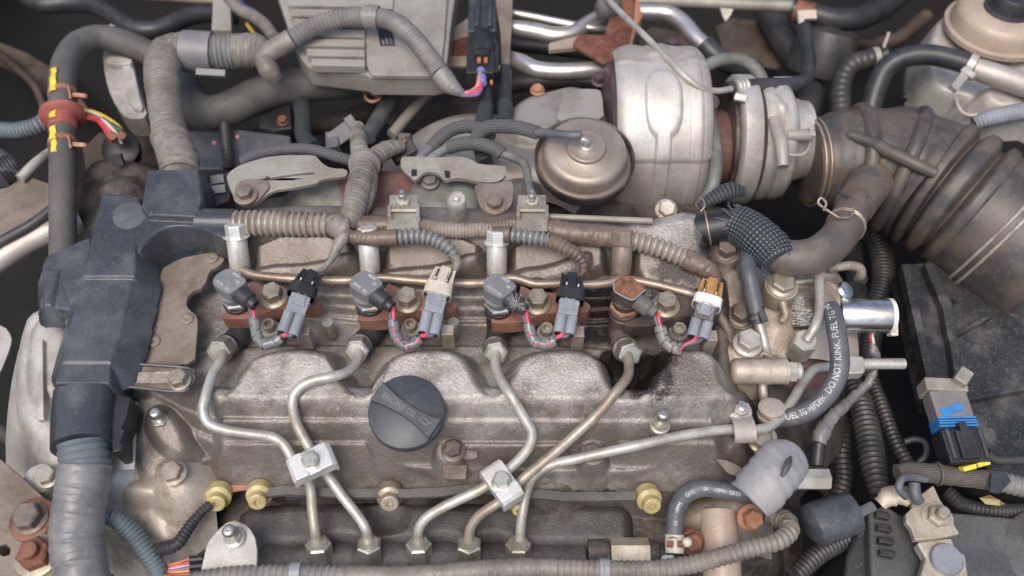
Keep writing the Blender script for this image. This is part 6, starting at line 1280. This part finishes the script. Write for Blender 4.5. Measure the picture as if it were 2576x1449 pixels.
# ------------------------------------------------------------------ right side: air box, sensor, battery
ab = thing('air_box', 'black plastic air filter box under the intake boot, speckled with dust', 'air box', (2450, 1150, -200))
pl_('lid', [(2330, 650), (2420, 690), (2640, 700), (2700, 1240), (2500, 1200), (2470, 1160), (2420, 980), (2380, 840)], -96, 60, ab, 'plastic_box', 2)
pl_('rim', [(2268, 664), (2330, 662), (2370, 700), (2412, 960), (2420, 1000), (2342, 1000)], -90, 30, ab, 'plastic_box', 1.5)
pl_('rim_lip', [(2268, 664), (2290, 662), (2362, 995), (2342, 1000)], -82, 12, ab, 'plastic_box', 1)
pl_('rim_ridge', [(2325, 662), (2348, 660), (2395, 760), (2412, 860), (2425, 960), (2405, 962), (2390, 870), (2370, 770)], -80, 16, ab, 'plastic_box', 1.2)
for a, b in (((2385, 855), (2490, 798)), ((2318, 870), (2345, 850)), ((2360, 748), (2408, 758)), ((2480, 675), (2600, 740)), ((2420, 1010), (2580, 980))):
    g = G(); g.beam(P(*a, -88), P(*b, -90), 1.6, 4, Z); part('rib', g, 'plastic_box', ab, bevel=.5)
ms = thing('air_flow_sensor', 'beige capped air flow sensor with a blue seal and black plug on the air box', 'sensor', (2400, 1120, -90))
A, B, C, D = P(2368, 968, -58), P(2374, 995, -58), P(2396, 1062, -58), P(2404, 1088, -58); E = P(2430, 1172, -60); ax = (E-A).normalized(); k = S(A)
g = G(); g.beam(A-ax*2, B, 52*k, 9, Z); g.beam(P(2400, 945, -50), P(2432, 965, -50), 7, 8, Z); part('cap', g, 'olive', ms, bevel=1.5)
g = G(); g.beam(B-ax*1, C, 46*k, 8, Z); part('clear_body', g, 'clear_plastic', ms, bevel=1.5); g = G(); g.beam(P(2370, 1040, -49.8), P(2420, 1022, -49.8), 3.2, .5, Z); part('blue_mark', g, 'blue_seal', ms)
g = G()
for i in range(4): g.beam(C+ax*(-1.2+i*2.1), C+ax*(.2+i*2.1), 47*k, 8.6-.5*(i % 2), Z)
part('seal', g, 'blue_seal', ms, bevel=.4)
g = G(); g.beam(D, E, 50*k, 9.5, Z); g.beam(D+ax*2, E-ax*2, 7, 3, Z, 10); g.beam(D-ax*4, E-ax*10, 3, 5, Z, 9); part('plug', g, 'plastic_black', ms, bevel=1.2)
sdv = ax.cross(Z).normalized(); g = G()
for s in (-1, 1): g = G(); g.beam(D+ax*1+sdv*s*12, E-ax*3+sdv*s*12, 1.2, 2, Z, 9.5); part('plug_rib', g, 'plastic', ms)
g = G(); g.beam(P(2418, 1180, -56), P(2450, 1172, -56), 1.6, 3); g.beam(P(2454, 1170, -56), P(2484, 1162, -56), 1.6, 3); part('lock', g, 'yellow', ms)
p, rr = world_tube([(2480, 1140, -70, 14), (2500, 1155, -72, 13), (2540, 1158, -72, 12), (2620, 1156, -74, 12)], 12); g = G(); g.tube(p, rr, 14); part('cable_guard', g, 'conduit_dark', ms)
# conduits in the gap
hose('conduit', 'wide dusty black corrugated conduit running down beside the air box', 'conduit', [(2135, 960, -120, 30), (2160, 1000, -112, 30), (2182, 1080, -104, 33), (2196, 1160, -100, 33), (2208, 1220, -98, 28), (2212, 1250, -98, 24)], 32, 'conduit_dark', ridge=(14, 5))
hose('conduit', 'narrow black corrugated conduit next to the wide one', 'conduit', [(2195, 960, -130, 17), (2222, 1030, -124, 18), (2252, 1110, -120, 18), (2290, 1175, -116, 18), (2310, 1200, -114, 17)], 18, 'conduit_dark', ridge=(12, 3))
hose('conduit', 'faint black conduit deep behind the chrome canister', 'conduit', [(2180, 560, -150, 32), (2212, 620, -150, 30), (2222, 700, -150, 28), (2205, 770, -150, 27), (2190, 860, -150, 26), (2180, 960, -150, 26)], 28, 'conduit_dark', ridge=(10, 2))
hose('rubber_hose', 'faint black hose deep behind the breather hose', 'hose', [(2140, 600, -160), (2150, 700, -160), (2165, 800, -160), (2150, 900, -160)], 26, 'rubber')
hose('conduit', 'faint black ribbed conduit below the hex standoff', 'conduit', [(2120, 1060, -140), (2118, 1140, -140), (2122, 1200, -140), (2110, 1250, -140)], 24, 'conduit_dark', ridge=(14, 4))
t = thing('cable_connector', 'flat taped cable joint hanging beside the lettered hose', 'cable', (2060, 1150, -90)); p, rr = world_tube([(2110, 1030, -60, 14), (2085, 1060, -58, 18), (2068, 1090, -58, 22), (2060, 1115, -60, 18), (2056, 1150, -64, 18), (2054, 1172, -66, 16)], 18)
g = G(); g.tube(p[:4], rr[:4], 18, tape=(8, 1.4)); part('tape_wrap', g, 'tape_shiny', t); g = G(); g.tube(p[3:], rr[3:], 20); part('sleeve', g, 'rubber', t)
bt = thing('battery', 'black car battery with ribbed lid edge at the lower right corner', 'battery', (2400, 1440, -180))
pl_('case', [(2165, 1300), (2180, 1290), (2640, 1300), (2700, 1560), (2110, 1560), (2130, 1400)], -104, 90, bt, 'plastic_box', 3)
pl_('lid', [(2184, 1292), (2226, 1268), (2275, 1300), (2400, 1288), (2560, 1302), (2640, 1308), (2680, 1560), (2195, 1560)], -92, 14, bt, 'battery', 2.5)
for i in range(4):
    v = 1296+i*32; g = G(); g.beam(P(2200+i*3, v, -90), P(2236+i*4, v+6, -90), 2.4, 4, Z); part('lid_rib', g, 'plastic_box', bt, bevel=.8)
a = P(2655, 1400, -93); g = G(); g.lathe(a, Z, [(-2, 37), (1.2, 36), (1.8, 35), (1.8, 0)], 48); part('vent_disc', g, 'battery', bt)
bcap = thing('terminal_cover', 'black plastic battery terminal cover hanging open on its strap', 'cover', (2085, 1340, -90))
A, B = P(2034, 1330, -66), P(2140, 1288, -66); g = G(); p, rr = world_tube([(2030, 1328, -66, 30), (2034, 1326, -66, 46), (2044, 1322, -66, 54), (2090, 1306, -66, 55), (2146, 1288, -66, 53)], 54); g.tube(p, rr, 32, squash=(.85, 1)); part('cup', g, 'plastic', bcap); g = G(); q, qr = world_tube([(2134, 1302, -62, 14), (2165, 1288, -60, 13), (2198, 1272, -62, 13)], 13); g.tube(q, qr, 16, squash=(.3, 1)); part('strap', g, 'slate', bcap)
bcl = thing('battery_clamp', 'dusty lead battery terminal clamp with a bolt, nut and round post', 'clamp', (2340, 1400, -92))
b3 = lambda L: [(1932+x/3, 966+y/3) for x, y in L]
pl_('upper_plate', b3([(1040, 980), (1090, 930), (1080, 880), (1010, 830), (980, 790), (1050, 760), (1130, 850), (1250, 760), (1300, 870), (1340, 930), (1380, 1000), (1400, 1050), (1450, 1130), (1290, 1165), (1110, 1180), (1080, 1090), (1040, 1040)]), -70, 6, bcl, 'lead', 1.2)
pl_('lower_ring', b3([(1125, 1195), (1390, 1165), (1420, 1240), (1490, 1290), (1515, 1449), (1520, 1560), (1150, 1560), (1150, 1449), (1190, 1310), (1140, 1230)]), -74, 10, bcl, 'lead', 1.6)
a = P(*b3([(1275, 1010)])[0], -70); bolt(bcl, a, Z, 8.2, 6, 0, 0, 'lead', .2, 'nut', 11.5); g = G(); g.lathe(a+Z*7, Z, [(0, 4.6), (6, 4.6), (7, 3.6), (7, 0)], 20); part('stud', g, 'bolt', bcl)
a = P(*b3([(1340, 1330)])[0], -74); g = G(); g.lathe(a, Z, [(0, 11.6), (3, 11.4), (4, 10.6), (4, 0)], 40); part('post', g, 'post', bcl)
g = G(); a = P(*b3([(880, 860)])[0], -72); p, rr = world_tube([(2214, 1268, -78, 18), (2236, 1250, -74, 24), (2262, 1246, -72, 24), (2290, 1262, -72, 18)], 20); g.tube(p, rr, 16, squash=(.5, 1), wob=.08); part('spare_lug', g, 'lead', bcl)
cb = thing('battery_cable', 'battery cable in brown woven sleeve bending into the clamp', 'cable', (2400, 1200, -80))
p, rr = world_tube([(2256, 1190, -60, 22), (2290, 1186, -60, 23), (2340, 1190, -62, 25), (2400, 1198, -64, 24), (2450, 1204, -66, 24), (2500, 1208, -68, 24)], 24); g = G(); g.tube(p, rr, 24, wob=.03, step=1.5); part('woven_sleeve', g, 'braid_brown', cb)
p, rr = world_tube([(2480, 1206, -68, 25), (2520, 1212, -68, 27), (2560, 1222, -68, 27), (2640, 1236, -70, 27)], 26); g = G(); g.tube(p, rr, 24, ridge=(4.2, 1.2)); part('conduit', g, 'conduit_grey', cb)
g = G(); p, rr = world_tube([(2330, 1206, -52, 9), (2290, 1200, -48, 10), (2268, 1206, -46, 10), (2262, 1228, -48, 10), (2280, 1250, -54, 10)], 10); g.tube(p, rr, 16); p, rr = world_tube([(2300, 1216, -56, 14), (2302, 1245, -58, 15), (2312, 1262, -62, 14)], 14); g.tube(p, rr, 16); part('core', g, 'slate', cb)
g = G(); q, qr = world_tube([(2356, 1192, -62, 30), (2362, 1192, -62, 30)], 30); g.tube(q, qr, 24); part('grommet', g, 'rubber_grey', cb); pl_('tape_end', [(2494, 1190), (2530, 1185), (2545, 1210), (2515, 1240), (2490, 1235)], -56, 3, cb, 'plastic', .6)
t = thing('leaf', 'dry curled pale leaf lying under the battery cable', 'leaf', (2490, 1258, -84)); pl_('blade', [(2464, 1252, -80), (2490, 1245, -84), (2515, 1258, -80), (2530, 1268, -74), (2515, 1272, -80), (2480, 1268, -84)], None, .5, t, 'ivory', 0)
hose('conduit', 'black corrugated conduit passing under the battery cable', 'conduit', [(2380, 1235, -100), (2420, 1268, -100), (2480, 1282, -100), (2600, 1285, -100)], 20, 'conduit_dark', ridge=(10, 3))
t = thing('trim_clip', 'small black plastic trim clip on the air box side', 'clip', (2300, 1150, -120)); g = G(); g.tube(pts3([(2275, 1112, -100), (2300, 1105, -98), (2325, 1112, -98), (2328, 1145, -100), (2310, 1165, -104)]), 2.6, 10); part('hook', g, 'plastic_box', t)
hose('conduit', 'black corrugated conduit crossing below the terminal cover', 'conduit', [(2000, 1450, -110), (2040, 1410, -110), (2080, 1380, -112), (2140, 1350, -116)], 26, 'conduit_dark', ridge=(12, 4))

# ------------------------------------------------------------------ dim things seen in the gaps
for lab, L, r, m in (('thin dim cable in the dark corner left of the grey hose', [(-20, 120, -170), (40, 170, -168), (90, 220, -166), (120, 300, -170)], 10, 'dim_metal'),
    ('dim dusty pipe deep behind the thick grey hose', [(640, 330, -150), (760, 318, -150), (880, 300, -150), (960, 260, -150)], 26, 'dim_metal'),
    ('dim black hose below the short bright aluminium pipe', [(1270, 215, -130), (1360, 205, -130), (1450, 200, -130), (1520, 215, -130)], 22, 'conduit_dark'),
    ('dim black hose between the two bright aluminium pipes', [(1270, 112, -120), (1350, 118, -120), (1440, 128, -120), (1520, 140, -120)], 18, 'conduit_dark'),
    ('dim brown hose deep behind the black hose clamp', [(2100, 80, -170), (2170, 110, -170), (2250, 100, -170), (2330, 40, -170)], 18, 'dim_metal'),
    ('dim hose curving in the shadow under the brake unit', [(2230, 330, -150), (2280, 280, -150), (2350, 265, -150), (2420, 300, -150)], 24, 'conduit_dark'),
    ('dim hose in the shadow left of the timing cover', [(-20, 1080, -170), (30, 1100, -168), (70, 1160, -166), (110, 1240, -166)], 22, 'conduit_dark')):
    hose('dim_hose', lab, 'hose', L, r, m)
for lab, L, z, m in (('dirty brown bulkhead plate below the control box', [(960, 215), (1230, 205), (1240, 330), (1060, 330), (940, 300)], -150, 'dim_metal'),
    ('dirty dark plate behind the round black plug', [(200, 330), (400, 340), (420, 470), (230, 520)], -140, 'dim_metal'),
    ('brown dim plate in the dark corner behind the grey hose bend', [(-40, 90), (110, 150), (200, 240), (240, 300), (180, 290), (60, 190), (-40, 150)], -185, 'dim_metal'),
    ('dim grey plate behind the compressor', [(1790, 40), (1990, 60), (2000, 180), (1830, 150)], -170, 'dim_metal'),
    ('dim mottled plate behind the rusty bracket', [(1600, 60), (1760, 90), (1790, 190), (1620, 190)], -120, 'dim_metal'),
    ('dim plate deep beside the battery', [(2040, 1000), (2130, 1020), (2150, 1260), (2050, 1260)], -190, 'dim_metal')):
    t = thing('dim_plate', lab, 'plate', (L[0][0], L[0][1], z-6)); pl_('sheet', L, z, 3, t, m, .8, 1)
t = thing('bell_crank', 'dark dusty lever casting between the grey hose and the cable guide', 'lever', (240, 560, -80))
relief('casting', 'cast_dark', t, [([(215, 400, -70), (290, 395, -70), (370, 420, -66), (360, 500, -60), (280, 530, -60), (215, 600, -66), (195, 500, -70)], 8, 1.4, 2), ([(250, 450, -56), (340, 440, -54), (330, 500, -54), (260, 520, -56)], 6, 1.2, 2)], 1.6, -110)
t = thing('harness_plug', 'dark grey plug block beside the olive bracket end', 'plug', (545, 510, -40)); pl_('body', [(520, 440), (575, 432), (580, 500), (540, 520), (515, 500)], -26, 20, t, 'conduit_dark', 2); g = G(); g.beam(P(530, 455, -25), P(566, 450, -25), 4, 3); g.beam(P(532, 480, -25), P(570, 475, -25), 4, 3); part('latch', g, 'slate', t, bevel=.8)
